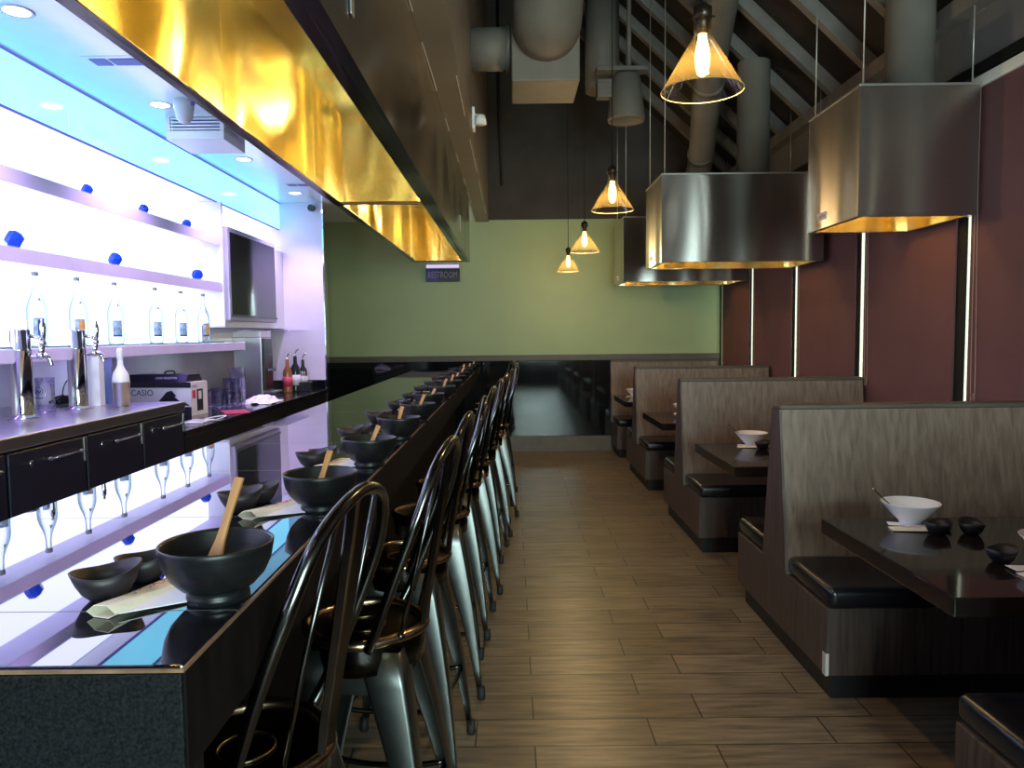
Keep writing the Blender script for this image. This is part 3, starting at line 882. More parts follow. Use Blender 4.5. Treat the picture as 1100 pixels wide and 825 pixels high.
# ------------------------------------------------------------------ steel hoods above the booth tables
def point(name, loc, e, col, size=.03):
    l = bpy.data.lights.new(name, 'POINT'); l.energy = e; l.color = col; l.shadow_soft_size = size
    o = bpy.data.objects.new(name, l); COL.objects.link(o); o.location = loc
    return o
def hood_box(label, x0, x1, y0, y1, z0, z1, dx):
    t = thing('steel_hood', label, 'exhaust hood', ((x0 + x1) / 2, (y0 + y1) / 2, z0), group='steel hoods over the booth tables')
    hx, hy, h = (x1 - x0) / 2, (y1 - y0) / 2, z1 - z0
    w = .004
    s = MB()
    s.box(-hx, hx, -hy, -hy + w, 0, h); s.box(-hx, hx, hy - w, hy, 0, h)
    s.box(-hx, -hx + w, -hy + w, hy - w, 0, h); s.box(hx - w, hx, -hy + w, hy - w, 0, h)
    s.box(-hx, hx, -hy, hy, h, h + .004)
    s.build('shell', M['hoodsteel'], t)
    fl = MB(); k = .035
    fl.box(-hx, hx, -hy, -hy + k, -.004, 0); fl.box(-hx, hx, hy - k, hy, -.004, 0)
    fl.box(-hx, -hx + k, -hy + k, hy - k, -.004, 0); fl.box(hx - k, hx, -hy + k, hy - k, -.004, 0)
    fl.build('bottom_lip', M['hoodsteel'], t)
    li = MB(); g = .030
    li.box(-hx + g, hx - g, -hy + g, -hy + g + w, 0, h - .2); li.box(-hx + g, hx - g, hy - g - w, hy - g, 0, h - .2)
    li.box(-hx + g, -hx + g + w, -hy + g, hy - g, 0, h - .2); li.box(hx - g - w, hx - g, -hy + g, hy - g, 0, h - .2)
    li.box(-hx + g, hx - g, -hy + g, hy - g, h - .2, h - .196)
    li.build('liner', M['liner'], t)
    lp = MB()
    for xx in (-hx * .45, hx * .45):
        lp.sphere((xx, 0, h - .26), .03, 14)
    lp.build('lamp', M['hoodlamp'], t)
    rm = MB(); rm.box(-hx - .004, hx + .004, -hy - .004, hy + .004, h + .004, h + .018, .003); rm.build('top_rim', M['tag'], t)
    bd = MB(); 
    pts = [(-hx - .004, .06 + hy * .0 + .045 * math.cos(a), .075 + .024 * math.sin(a)) for a in []]
    bd.box(-hx - .004, -hx, hy * .15, hy * .15 + .13, .045, .092, .0018)
    bo = bd.build('badge', M['badge'], t); bo['label'] = 'small lilac name plate at the lower corner'
    text_mesh('badge_script', 'AirPro', .036, M['labeldark'], bo, (-hx - .0042, hy * .15 + .065, .0685), (PI / 2, 0, -PI / 2), .0004)
    # duct collar, duct and hangers
    dz = roof_z((x0 + x1) / 2 + dx + .13) - z0 - .02
    d = MB()
    if dz > h + .1 and dx < .5:
        d.lathe([(.155, h + .018), (.155, h + .05), (.135, h + .05), (.135, dz)], 28, cx=dx, cy=0)
        d.build('duct', M['duct'], t)
    for sx in (-1, 1):
        for sy in (-1, 1):
            X = sx * (hx - .03)
            zz = roof_z((x0 + x1) / 2 + X) - z0 - .01
            if zz > h + .1:
                r = MB(); r.tube([(X, sy * (hy - .03), h + .01), (X, sy * (hy - .03), zz)], .0045, 6); r.build('hanger', M['rod'], t)
    for xx in (-hx * .45, hx * .45):
        point('hood_light', ((x0 + x1) / 2 + xx, (y0 + y1) / 2, z0 + h - .31), 3.0, (1, .62, .2), .03)
    return t
hood_box('closest brushed steel exhaust hood, at the photo\'s upper right beside the wall', 1.935, 2.60, 4.20, 4.91, 2.14, 2.84, .12)
hood_box('wide brushed steel exhaust hood in the middle, above the third booth table', 1.235, 2.56, 6.15, 6.86, 2.08, 2.775, .19)
t3 = hood_box('farthest steel exhaust hood, partly hidden, above the booth table by the green wall', 1.225, 2.57, 8.15, 8.86, 2.06, 2.74, .70)
# branch duct from the farthest hood that rises towards the camera
d = MB(); d.tube(catmull([(2.075, 8.5, 2.78), (2.075, 8.48, 3.1), (2.02, 8.0, 3.35), (1.80, 6.9, 3.72), (1.57, 5.5, 4.15)], 8), .132, 20)
for (p, q) in (((2.02, 8.0, 3.35), (2.0, 7.93, 3.38)), ((1.80, 6.9, 3.72), (1.79, 6.83, 3.745))):
    d.tube([p, q], .139, 20)
tag(d.build('exhaust_duct', M['duct']), 'grey round duct rising from the farthest steel hood toward the rafters', 'duct')

# ------------------------------------------------------------------ ducts under the roof
t = thing('air_duct', 'big grey vertical duct joined to a square box above the aisle', 'duct', (0, 0, 0))
MB().box(.02, .50, 5.35, 5.88, 3.27, 3.68, .012).build('plenum_box', M['duct'], t)
d = MB(); d.tube(catmull([(.265, 5.36, 3.64), (.265, 5.20, 3.62), (.265, 5.10, 3.70), (.265, 4.95, 3.95), (.265, 4.7, 4.6), (.265, 4.5, 5.3)], 8), .235, 28); d.build('round_duct', M['duct'], t)
d = MB(); d.tube([(SOF_X + .001, 5.6, 3.58), (.02, 5.6, 3.58)], .150, 24); d.tube([(-.02, 5.6, 3.58), (.018, 5.6, 3.58)], .160, 24); d.build('side_branch', M['duct'], t)
t = thing('ceiling_fan_vent', 'grey bucket-shaped vent can hanging from a pole below the rafters', 'ceiling vent', (1.075, 7.0, 3.44))
m = MB(); m.lathe([(.001, .02), (.150, .02), (.166, .0), (.172, .03), (.150, .22), (.128, .40), (.09, .43), (.001, .43)], 32); m.build('can', M['duct'], t)
m = MB(); m.tube([(.03, .02, .43), (.03, .02, 1.35)], .022, 10); m.build('pole', M['duct'], t)
m = MB(); m.box(-.27, .20, -.02, .12, .46, .50, .006); m.build('bracket', M['duct'], t)
m = MB(); m.box(-.27, -.13, -.06, .06, .21, .37, .006)
for q in range(4): m.box(-.265, -.135, -.068, -.06, .23 + q * .035, .245 + q * .035)
m.build('louvre_box', M['duct'], t)
m = MB(); m.tube([(.93, 7.6, 3.9), (.93, 7.6, roof_z(1.12) - .02)], .17, 20); tag(m.build('exhaust_duct', M['duct']), 'dark grey straight duct behind the bucket-shaped vent can', 'duct')
m = MB(); m.tube([(-.10, YB - .018, 3.35), (-.13, YB - .018, 4.4), (-.13, YB - .018, 5.6)], .018, 8)
tag(m.build('conduit_pipe', M['cord']), 'thin black conduit running up the dark wall above the green paint', 'pipe')
t = thing('flood_light', 'small cream twin flood light fixed to the soffit side', 'light fixture', (SOF_X - .001, 5.6, 3.06))
MB().box(0, .02, -.05, .05, -.06, .10, .004).build('back_plate', M['whiteplastic'], t)
m = MB()
m.lathe([(.001, 0), (.045, .0), (.034, .06), (.02, .07), (.001, .07)], 16, cx=.06, cy=-.05, cz=-.03); m.lathe([(.001, 0), (.045, .0), (.034, .06), (.02, .07), (.001, .07)], 16, cx=.06, cy=.05, cz=.0)
m.tube([(.02, 0, .03), (.05, -.05, .03)], .012, 8); m.tube([(.02, 0, .05), (.05, .05, .06)], .012, 8)
m.build('lamp_head', M['whiteplastic'], t)

# ------------------------------------------------------------------ canopy hoods above the bar
def canopy(label, y0, y1, lamps):
    t = thing('canopy_hood', label, 'exhaust hood', (0, y0, 0), group='canopy hoods over the bar')
    L = y1 - y0
    xl, xr, zb, zt = -.955, -.500, 2.25, 2.745
    s = MB()
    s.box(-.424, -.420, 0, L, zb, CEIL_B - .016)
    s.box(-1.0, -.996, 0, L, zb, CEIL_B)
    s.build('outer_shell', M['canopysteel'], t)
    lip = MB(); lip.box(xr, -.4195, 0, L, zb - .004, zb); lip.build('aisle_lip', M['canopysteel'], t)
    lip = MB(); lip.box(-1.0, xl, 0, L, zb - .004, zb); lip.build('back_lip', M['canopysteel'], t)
    li = MB()
    li.box(xl - .004, xl, 0, L, zb, zt); li.box(xr, xr + .004, 0, L, zb, zt)
    li.box(xl, xr, 0, L, zt, zt + .004); li.box(xl, xr, L - .006, L - .002, zb, zt); li.box(xl, xr, .002, .006, zb, zt)
    li.build('liner', M['liner'], t)
    cr = MB(); cr.box(xl, xr, L - .03, L - .008, zb - .004, zb + .012); cr.build('cross_bar', M['socket'], t)
    lp = MB()
    for yy in lamps:
        lp.tube([(xr - .05, yy - .10, zt - .09), (xr - .05, yy + .10, zt - .09)], .016, 10)
    lp.build('lamp', M['hoodlamp'], t)
    yy = 1.15
    while yy < L - .3:
        MB().box(xl + .0002, xl + .0012, yy, yy + .003, zb + .01, zt).build('panel_seam', M['liner'], t); yy += 1.15
    tg = MB(); tg.box(-.4195, -.412, L * .56, L * .56 + .035, zb + .10, zb + .24, .003); tg.build('latch', M['tag'], t)
    for yy in lamps:
        point('canopy_light', (xr - .075, y0 + yy, zt - .14), 2.4, (1.0, .70, .24), .02)
    return t
canopy('long stainless canopy hood over the near bar, golden mirror inside', -.9, 4.33, [1.2, 2.35, 3.05, 4.0, 4.85])
canopy('stainless canopy hood over the far half of the bar, before the green wall', 4.335, 7.74, [.5, 1.3, 2.2, 3.0])

# RESTROOM sign
t = thing('restroom_sign', 'small black and blue RESTROOM sign below the canopy end on the green wall', 'sign', (-.855, YB - .05, 2.165))
MB().box(-.21, .215, .0, .03, 0, .165, .003).build('sign_face', M['signblack'], t)
MB().box(-.208, -.055, -.002, .0, .003, .162).build('blue_panel', M['signblue'], t)
text_mesh('lettering', 'RESTROOM', .115, M['signtext'], t, (0, -.0035, .082), (PI / 2, 0, 0), .0012, sx=.62)
MB().box(-.205, .205, .0, .03, .175, .212, .006).build('light_tube', M['ledtube'], t)
m = MB()
for x in (-.19, .19): m.box(x - .005, x + .005, .012, .05, .02, .26)
m.build('bracket', M['tag'], t)

# ------------------------------------------------------------------ back bar
DX = -2.46                     # front plane of the display wall
DB = -2.63                     # lit panels
DY0, DY1 = -1.0, 6.34
WINGY = 8.04
disp = thing('back_bar_display', 'white backlit display cabinet with two shelves behind the bar', 'display cabinet', (0, 0, 0))
y = DY0
seams = [-0.84, .03, .90, 1.78, 2.66, 3.54, 4.42, 5.28, 6.16, WINGY - .002]
lp = None
for a, b in zip(seams[:-1], seams[1:]):
    bb = b
    z0_, z1_ = (1.465, 2.63)
    if a > 6.0:
        MB().box(DB - .02, DB, a + .004, WINGY - .004, 2.40, 2.63).build('light_panel', M['panel'], disp)
        MB().box(DB - .02, DB, a + .004, DY1, 1.465, 2.398).build('light_panel', M['panel'], disp)
    else:
        MB().box(DB - .02, DB, a + .004, bb - .004, z0_, z1_).build('light_panel', M['panel'], disp)
MB().box(DB - .04, DB - .021, DY0, WINGY - .002, 1.40, 2.66).build('back_board', M['whitelam'], disp)
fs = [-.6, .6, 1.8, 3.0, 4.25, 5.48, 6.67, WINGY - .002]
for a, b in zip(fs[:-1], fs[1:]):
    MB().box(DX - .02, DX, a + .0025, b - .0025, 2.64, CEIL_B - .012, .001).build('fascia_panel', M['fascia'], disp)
m = MB(); m.box(DX - .018, DX + .004, -.6, WINGY - .002, CEIL_B - .012, CEIL_B - .001); m.box(DX - .018, DX + .003, -.6, WINGY - .002, 2.632, 2.638); m.build('fascia_trim', M['edgeglow'], disp)
MB().box(DB, DX - .02, DY0, WINGY - .002, 2.638, 2.66).build('recess_top', M['whitelam'], disp)
for z0, z1 in ((2.265, 2.34), (1.879, 1.953)):
    s = MB(); s.box(DB + .001, DX + .02, DY0, DY1 - .002, z0, z1, .002); so = s.build('shelf', M['shelf'], disp)
    MB().box(DB + .03, DX + .016, DY0, DY1 - .004, z1, z1 + .006).build('glass_cover', thin_glass('shelf_glass_%d' % int(z0 * 100), (.8, .95, .95), .6), so)
lg = MB(); lg.box(XL + .002, DX + .034, DY0, 6.715, 1.405, 1.454); lg.box(DX + .032, DX + .062, DY0, 6.72, 1.383, 1.4555, .007, 3); lgo = lg.build('ledge', M['shelf'], disp)
MB().box(DB + .002, DX + .055, DY0, 6.25, 1.4555, 1.464).build('glass_cover', M['glassedge'], lgo)
MB().box(DX - .10, DX - .06, DY0, 6.6, 1.396, 1.4045).build('led_strip', M['ledviolet'], lgo)
MB().box(DB, DX + .03, DY1, DY1 + .03, 1.60, 2.636).build('end_board', M['whitelam'], disp)
MB().box(DB, DX + .02, DY1 + .031, WINGY - .004, 1.585, 2.40).build('screen_box', M['whitelam'], disp)

# wing wall closing the back bar
struct(MB().box(XL, -2.005, WINGY, WINGY + .12, 1.03, CEIL_B).build('wall_wing', M['wing']))
cg = MB(); cg.box(-2.012, -1.998, WINGY - .003, WINGY + .123, .5, CEIL_B - .004); struct(cg.build('trim_wing_corner', M['chrome']))
struct(MB().box(XL, -2.014, WINGY + .002, WINGY + .12, 0, 1.026).build('wall_wing_base', M['blackgloss']))
# TV
t = thing('television', 'flat black television with lilac silver frame above the back counter', 'television', (DX + .022, 7.0, 1.64))
MB().box(0.001, .045, -.63, .63, 0, .80, .008).build('frame', M['bezel'], t)
MB().box(.0452, .050, -.585, .60, .055, .755).build('screen', M['screen'], t)
m = MB(); m.box(.0452, .058, -.60, .61, .035, .054); m.build('speaker_bar', M['blackplastic'], t)

# counters
CF = -2.0
ct = thing('back_counter', 'black granite back counter running to the white wing wall', 'counter', (0, 0, 0))
MB().box(XL + .002, CF, 4.536, WINGY + .12 - .13, .89, .93, .003).build('worktop', M['blackcounter'], ct)
MB().box(XL + .02, CF - .006, 4.536, WINGY - .01, .10, .888).build('front_panel', M['black'], ct)
MB().box(XL + .05, CF - .05, 4.536, WINGY - .01, 0, .098).build('toe_kick', M['toekick'], ct)
struct(MB().box(XL + .002, CF + .0, WINGY - .025, WINGY - .012, .9305, 1.03).build('trim_backsplash', M['blackgloss']))

ck = thing('beer_cooler', 'stainless topped black cooler with chrome-handled doors behind the bar', 'cooler', (0, 0, 0))
MB().box(XL + .004, CF + .004, 1.12, 4.532, 1.055, 1.112, .006).build('worktop', M['satinsteel'], ck)
MB().box(XL + .02, CF - .035, 1.13, 4.53, .08, 1.053).build('body', M['black'], ck)
MB().box(XL + .05, CF - .09, 1.15, 4.52, 0, .078).build('toe_kick', M['toekick'], ck)
for k, (a, b) in enumerate(((1.15, 1.73), (1.75, 2.32), (2.34, 2.92), (2.94, 3.47), (3.49, 4.01), (4.03, 4.52))):
    dr = MB().box(CF - .034, CF - .006, a, b, .12, 1.045, .006).build('door', M['cabinet'], ck)
    h = MB()
    h.tube([(CF + .016, b - .30, .985), (CF + .016, b - .05, .985)], .0055, 8)
    for yy in (b - .29, b - .06): h.tube([(CF - .008, yy, .985), (CF + .016, yy, .985)], .009, 8)
    h.build('handle', M['chrome'], dr)
    l = MB(); l.tube([(CF - .008, b - .40, .985), (CF + .004, b - .40, .985)], .012, 12); l.build('lock', M['chrome'], dr)
    if k > 2:
        l = MB(); l.box(CF - .008, CF - .001, b - .015, b + .004, .93, 1.04, .002); l.build('hinge', M['satinsteel'], dr)

# beer tower
def tower(loc):
    t = empty('beer_tap_tower', loc)
    m = MB()
    m.lathe([(.001, 0), (.075, 0), (.075, .008), (.050, .014), (.048, .02), (.048, .33), (.050, .332), (.050, .338), (.048, .34), (.048, .432), (.044, .437), (.001, .437)], 32); m.build('column', M['chrome'], t)
    for k, zz in enumerate((.36,)):
        f = MB()
        f.tube(catmull([(.046, -.012, zz - .055), (.085, -.020, zz - .055), (.105, -.024, zz - .05), (.125, -.028, zz - .07), (.135, -.03, zz - .105)], 5), [.013] * 8 + [.011] * 8 + [.009] * 5, 10)
        f.tube([(.088, -.02, zz - .055), (.098, -.022, zz + .0)], .014, 10)
        f.sphere((.09, -.02, zz - .052), .021, 12)
        f.tube([(.046, -.012, zz + .045), (.085, -.02, zz + .035), (.10, -.024, zz + .02)], .010, 8)
        f.sphere((.10, -.024, zz + .01), .017, 10)
        fo = f.build('faucet', M['chrome'], t)
        h = MB(); h.lathe([(.001, 0), (.007, 0), (.010, .02), (.014, .06), (.012, .085), (.006, .095), (.009, .105), (.001, .112)], 14, cx=.104, cy=-.024, cz=zz + .018)
        h.build('tap_handle', M['chrome'], fo)
    return t
t = tower((-2.40, 3.64, 1.112)); tag(t, 'polished chrome beer tap tower at the left edge of the photo', 'beer tap', 'chrome beer tap towers')
t.rotation_euler = (0, 0, math.radians(24))
t2 = copy_tree(t); t2.location = (-2.40, 4.11, 1.112); t2['label'] = 'polished chrome beer tap tower next to the white square carton'

# sake bottles on the ledge
def make_sake():
    t = empty('sake_bottle', (0, 0, 0))
    m = MB()
    m.lathe([(.001, .003), (.040, 0), (.0475, .006), (.049, .02), (.049, .185), (.0475, .205), (.040, .235), (.028, .265), (.0185, .295), (.0145, .325), (.0140, .372), (.0165, .375), (.0165, .388), (.001, .388)], 28)
    m.build('glass', M['bottle'], t)
    c = MB(); c.lathe([(.001, .372), (.0172, .372), (.0178, .376), (.0172, .392), (.001, .393)], 16); c.build('cap', M['capgrey'], t)
    a0, a1 = -1.30, -.15
    def patch(r, a0, a1, z0, z1, mat, name, par):
        n = 8; pts = []
        for k in range(n + 1):
            a = a0 + (a1 - a0) * k / n
            pts += [(r * math.cos(a), r * math.sin(a), z0), (r * math.cos(a), r * math.sin(a), z1)]
        return MB().poly(pts, [(2 * k, 2 * k + 2, 2 * k + 3, 2 * k + 1) for k in range(n)], smooth=True).build(name, mat, par)
    lo = patch(.0495, a0, a1, .045, .150, M['label'], 'label_paper', t)
    patch(.0499, a0 + .45, a1 - .06, .060, .138, M['labelorange'], 'label_print', lo)
    patch(.0498, a0 + .06, a1 - .05, .046, .058, M['labeldark'], 'label_band', lo)
    tg = MB()
    pts = []
    for k, (u, z) in enumerate(((-.34, .236), (.10, .236), (-.10, .262))):
        r = {.236: .0408, .262: .0297}[z]
        pts.append((r * math.cos(u - .35), r * math.sin(u - .35), z))
    tg.poly(pts, [(0, 1, 2)]); tgo = tg.build('neck_tag', M['capgrey'], t)
    md = tgo.modifiers.new('thick', 'SOLIDIFY'); md.thickness = .001
    s = MB(); s.tube([(.0155 * math.cos(-.4), .0155 * math.sin(-.4), .355), (.0195 * math.cos(-.42), .0195 * math.sin(-.42), .295), (.0305 * math.cos(-.45), .0305 * math.sin(-.45), .262)], .0007, 5); s.build('tag_string', M['capgrey'], t)
    return t
sk = make_sake()
SY = [3.60, 3.98, 4.36, 4.77, 5.31, 5.72, 6.13]
slab = ['leftmost, seen in the bar reflection', 'behind the left chrome tap tower', 'behind the second chrome tap tower', 'above the white squeeze bottle',
        'third from the television', 'second from the television', 'closest to the television']
for k, y in enumerate(SY):
    o = sk if k == 0 else copy_tree(sk)
    o.location = (-2.525, y, 1.464); o.rotation_euler = (0, 0, math.radians(rnd.uniform(-14, 8)))
    pl = [c for ch in o.children for c in ch.children if c.name.startswith('label_print')][0]
    pl.material_slots[0].link = 'OBJECT'
    pl.material_slots[0].material = M[['label', 'labeldark', 'labelorange', 'label', 'label', 'label', 'labelorange'][k]]
    tag(o, 'clear sake bottle with label on the lit ledge, ' + slab[k], 'bottle', 'sake bottles on the lit ledge')

# blue glass holders tipped on the shelves
def gem(r=.045):
    m = MB()
    pr = [(.001, -.8), (.55, -.8), (.95, -.25), (1.0, .25), (.72, .75), (.50, .80), (.42, .55), (.001, .5)]
    m.lathe([(a * r, b * r) for a, b in pr], 7)
    o = m.build('glass_votive', M['blueglass'])
    for p in o.data.polygons: p.use_smooth = False
    return o
g0 = gem()
G = [(12, 242, 1.16, 1.959, 0), (123, 266, 1, 1.959, 0), (210, 285.5, 1, 1.959, 0), (101, 202.5, .85, 2.346, 1), (162, 224, .85, 2.346, 1), (205, 239, .85, 2.346, 1)]
glab = ['blue cut glass votive on the lower shelf at the left edge', 'blue cut glass votive in the middle of the lower shelf', 'blue cut glass votive on the lower shelf beside the television',
        'small aqua cut glass votive on the upper shelf, leftmost', 'small aqua cut glass votive on the upper shelf, middle', 'small aqua cut glass votive on the upper shelf beside the television']
GYS = [3.82, 4.78, 6.02, 4.50, 5.18, 5.86]
for k, y in enumerate(GYS):
    o = g0 if k == 0 else g0.copy()
    if k: COL.objects.link(o)
    lower = k < 3
    s = (1.08, 1.0, 1.0, .82, .82, .82)[k]
    o.scale = (s, s, s)
    o.location = (-2.515, y, (1.960 if lower else 2.347) + .0438 * s)
    o.rotation_euler = (math.radians(62), 0, math.radians(-62 + 10 * (k % 3)))
    tag(o, glab[k], 'glass votive', 'blue glass votives on the display shelves')

# clutter on the cooler and counter
CZ, KZ = .93, 1.112
t = thing('beer_mug', 'clear glass mug with dark oval emblem between the chrome tap towers', 'mug', (-2.47, 3.93, KZ), math.radians(-35))
m = MB(); m.lathe([(.001, .008), (.038, .008), (.041, 0), (.044, .0), (.046, .02), (.044, .09), (.046, .185), (.043, .185), (.041, .09), (.040, .02), (.001, .016)], 28); m.build('glass', M['tumbler'], t)
m = MB(); m.tube(catmull([(.044, 0, .165), (.075, 0, .165), (.090, 0, .13), (.086, 0, .06), (.062, 0, .03), (.044, 0, .03)], 6), .008, 8); m.build('handle', M['tumbler'], t)
m = MB()
pts = [(.046 * math.cos(-1.2 + .55 * math.cos(a)), .046 * math.sin(-1.2 + .55 * math.cos(a)), .115 + .022 * math.sin(a)) for a in [2 * PI * k / 28 for k in range(28)]]
m.tube(pts, .0016, 5, closed=True)
m.tube([(.0465 * math.cos(a), .0465 * math.sin(a), .112 + .008 * math.sin(a * 14)) for a in [-1.6 + .04 * k for k in range(21)]], .003, 5)
for z in (.083, .078): m.tube([(.0465 * math.cos(a), .0465 * math.sin(a), z) for a in [-1.75 + .055 * k for k in range(21)]], .0018, 5)
m.build('emblem', M['labeldark'], t)
m = MB(); m.box(-2.86, -2.60, 4.38, 4.42, KZ, KZ + .345, .006)
tag(m.build('cutting_board', M['whiteplastic']), 'white cutting board propped up behind the glass mug', 'cutting board')
m = MB(); m.box(-2.445, -2.365, 4.245, 4.325, KZ, KZ + .305, .004, rot=Matrix.Rotation(.15, 3, 'Z'))
tag(m.build('paper_carton', M['whiteplastic']), 'tall narrow white carton right of the second tap tower', 'carton')
m = MB(); r3 = random.Random(5)
pts = [(-2.62 + r3.uniform(-.07, .10), 4.33 + r3.uniform(-.05, .10), KZ + .012 + abs(r3.gauss(0, .022))) for k in range(16)]
m.tube(catmull(pts, 6), .006, 6); m.tube(catmull([(p[0] + .03, p[1] + .02, p[2] + .012) for p in pts[::-1]], 6), .005, 6)
pts = [(-2.61 + .035 * math.cos(a * .8), 4.37, KZ + .10 + .05 * math.sin(a)) for a in [k * .5 for k in range(10)]]
m.tube(catmull(pts, 3), .003, 5)
tag(m.build('cable_tangle', M['cord']), 'black tangled cable behind the tall white carton', 'cable')
t = thing('steel_cup', 'steel mixing cup holding the upturned white squeeze bottle', 'cup', (-2.235, 4.25, KZ))
m = MB(); m.lathe([(.001, .003), (.038, .0), (.040, .003), (.0475, .138), (.049, .140), (.0465, .140), (.039, .006), (.001, .006)], 32); m.build('cup_wall', M['satinsteel'], t)
t = thing('squeeze_bottle', 'white squeeze bottle standing upside down in the steel cup', 'bottle', (-2.235, 4.25, KZ + .11))
m = MB(); m.lathe([(.001, -.02), (.041, -.015), (.0455, .03), (.044, .06), (.036, .085), (.026, .10), (.016, .125), (.014, .165), (.001, .165)], 28); m.build('bottle_body', M['whiteplastic'], t)
m = MB(); m.lathe([(.0145, .155), (.0155, .16), (.017, .205), (.012, .222), (.001, .224)], 18, mod=None); m.build('nozzle', M['whiteplastic'], t)
m = MB(); m.lathe([(.001, .0), (.032, 0), (.044, .135), (.042, .135), (.030, .006), (.001, .006)], 24)
o = m.build('plastic_cup', M['blueplastic']); o.location = (-2.40, 4.50 - .03, KZ + .125); o.rotation_euler = (.1, 0, 0)
o.location = (-2.42, 4.44, KZ)
o.scale = (1, 1, 2.0)
tag(o, 'translucent blue tall plastic cup behind the squeeze bottle', 'cup')

# cash register carton
t = thing('register_carton', 'black and white printed carton with carry handle standing on the back counter', 'carton', (-2.57, 5.55, CZ))
MB().box(-.25, .25, -.11, .11, 0, .245).build('box_board', M['cartonwhite'], t)
m = MB(); m.prism([(-.112, .2452), (.112, .2452), (.075, .300), (-.075, .300)], 'x', -.252, .212)
m.build('top_flap', M['cartonblack'], t)
m = MB(); m.box(-.252, .2505, -.1125, -.1105, .205, .245); m.box(-.252, .2505, -.1125, -.1105, 0.0, .065); m.build('black_band', M['cartonblack'], t)
m = MB(); m.tube(catmull([(-.02, 0, .300), (-.01, 0, .318), (.05, 0, .322), (.06, 0, .300)], 5), .008, 8, flat=.8); m.build('carry_handle', M['blackplastic'], t)
text_mesh('brand_lettering', 'CASIO', .062, M['labeldark'], t, (-.135, -.1122, .165), (PI / 2, 0, 0), .0004)
text_mesh('flap_lettering', 'CASH REGISTER', .024, M['cartonwhite'], t, (.05, -.0945, .2745), (math.radians(56), 0, 0), .0003)
m = MB(); m.poly([(-.02, -.1122, .09), (.06, -.1122, .175), (.10, -.1122, .185), (.15, -.1122, .13), (.24, -.1122, .075), (.12, -.1122, .075)], [(0, 1, 2, 3, 4, 5)], mat=M['cartonblack'])
m.poly([(.12, -.1126, .14), (.19, -.1126, .155), (.23, -.1126, .115), (.17, -.1126, .10)], [(0, 1, 2, 3)], mat=M['cartonwhite'])
m.build('product_picture', None, t)
m = MB(); m.box(.2502, .2515, -.035, .045, .03, .19); m.build('end_picture', M['cartonblack'], t)
m = MB(); m.box(.2515, .2522, -.015, .025, .115, .175); m.build('end_picture_light', M['cartonwhite'], t)
m = MB(); m.box(.2502, .2515, -.095, -.050, .125, .185); m.build('red_mark', M['cartonred'], t)
text_mesh('end_lettering', 'CASIO', .026, M['labeldark'], t, (.2515, -.065, .213), (PI / 2, 0, PI / 2), .0003)
t.rotation_euler = (0, 0, math.radians(-8))

# tumbler stacks
def glass_stack(n):
    m = MB()
    for k in range(n):
        z = k * .085
        m.lathe([(.001, z + .006), (.030, z + .004), (.031, z), (.033, z + .02), (.040, z + .145), (.0385, z + .145), (.0315, z + .02), (.001, z + .012)], 20)
    return m
gpos = [(-2.36, 5.98, 1), (-2.36, 6.08, 1), (-2.30, 6.04, 2), (-2.27, 6.14, 2), (-2.37, 6.20, 2), (-2.28, 6.25, 3), (-2.46, 6.05, 1), (-2.47, 6.18, 1), (-2.57, 6.05, 1), (-2.37, 6.33, 3)]
gl = ['front of the glass cluster', 'just behind the front glass', 'second row of the cluster, nearer the bar', 'middle of the cluster, nearest the bar', 'middle of the glass cluster', 'tall stack beside the steel machine, nearest the bar',
      'left end of the cluster', 'left rear of the cluster', 'far left behind the printed carton', 'tall rear stack against the steel machine']
gsrc = {}
for k, (x, y, n) in enumerate(gpos):
    zz = 0
    for q in range(n):
        if 'g' not in gsrc:
            o = glass_stack(1).build('tumbler', M['tumbler']); gsrc['g'] = o
        else:
            o = gsrc['g'].copy(); COL.objects.link(o)
        o.location = (x, y, CZ + .0005 + q * .085)
        lay = '' if n == 1 else (', bottom of its stack' if q == 0 else ', top of its stack' if q == n - 1 else ', middle of its stack')
        tag(o, 'clear tall tumbler, ' + gl[k] + lay, 'glass', 'stacked tumblers on the back counter')
m = MB(); m.box(-.09, .09, -.13, .13, 0, .010, .003, rot=Matrix.Rotation(.5, 3, 'Z')); o = m.build('booklet', M['redbook'], loc=(-2.10, 5.62, CZ)); tag(o, 'red booklet lying flat on the counter in front of the tumblers', 'booklet')
t = thing('phone_charger', 'white charging tray with looped cable at the counter edge', 'charger', (-2.12, 5.00, CZ))
MB().box(-.07, .07, -.10, .10, 0, .012, .005).build('tray', M['porcelain'], t)
m = MB(); m.tube(catmull([(.0, .10, .008), (.02, .20, .012), (.085, .26, .016), (.105, .16, .014), (.10, .05, .010), (.06, -.02, .015)], 6), .004, 6); m.build('cable', M['whiteplastic'], t)
# crumpled towel
m = MB()
N = 26
import mathutils
pts = []
for i in range(N):
    for j in range(N):
        u, v = i / (N - 1) - .5, j / (N - 1) - .5
        n1 = mathutils.noise.noise(Vector((u * 5, v * 5, 1.3))); n2 = mathutils.noise.noise(Vector((u * 11, v * 11, 4.1)))
        r = math.sqrt(u * u + v * v)
        h = max(0, .062 * (1 - (r * 1.9) ** 2)) + .020 * n1 + .012 * n2
        pts.append((u * .27 * (1 + .3 * n1), v * .42 * (1 + .25 * n2), max(.002 + .001 * abs(n2), h)))
m.poly(pts, [(i * N + j, i * N + j + 1, (i + 1) * N + j + 1, (i + 1) * N + j) for i in range(N - 1) for j in range(N - 1)], smooth=True)
o = m.build('bar_towel', M['towel'], loc=(-2.17, 6.45, CZ)); md = o.modifiers.new('thick', 'SOLIDIFY'); md.thickness = .003; md.offset = 1
tag(o, 'crumpled white towel on the black counter before the steel machine', 'towel')
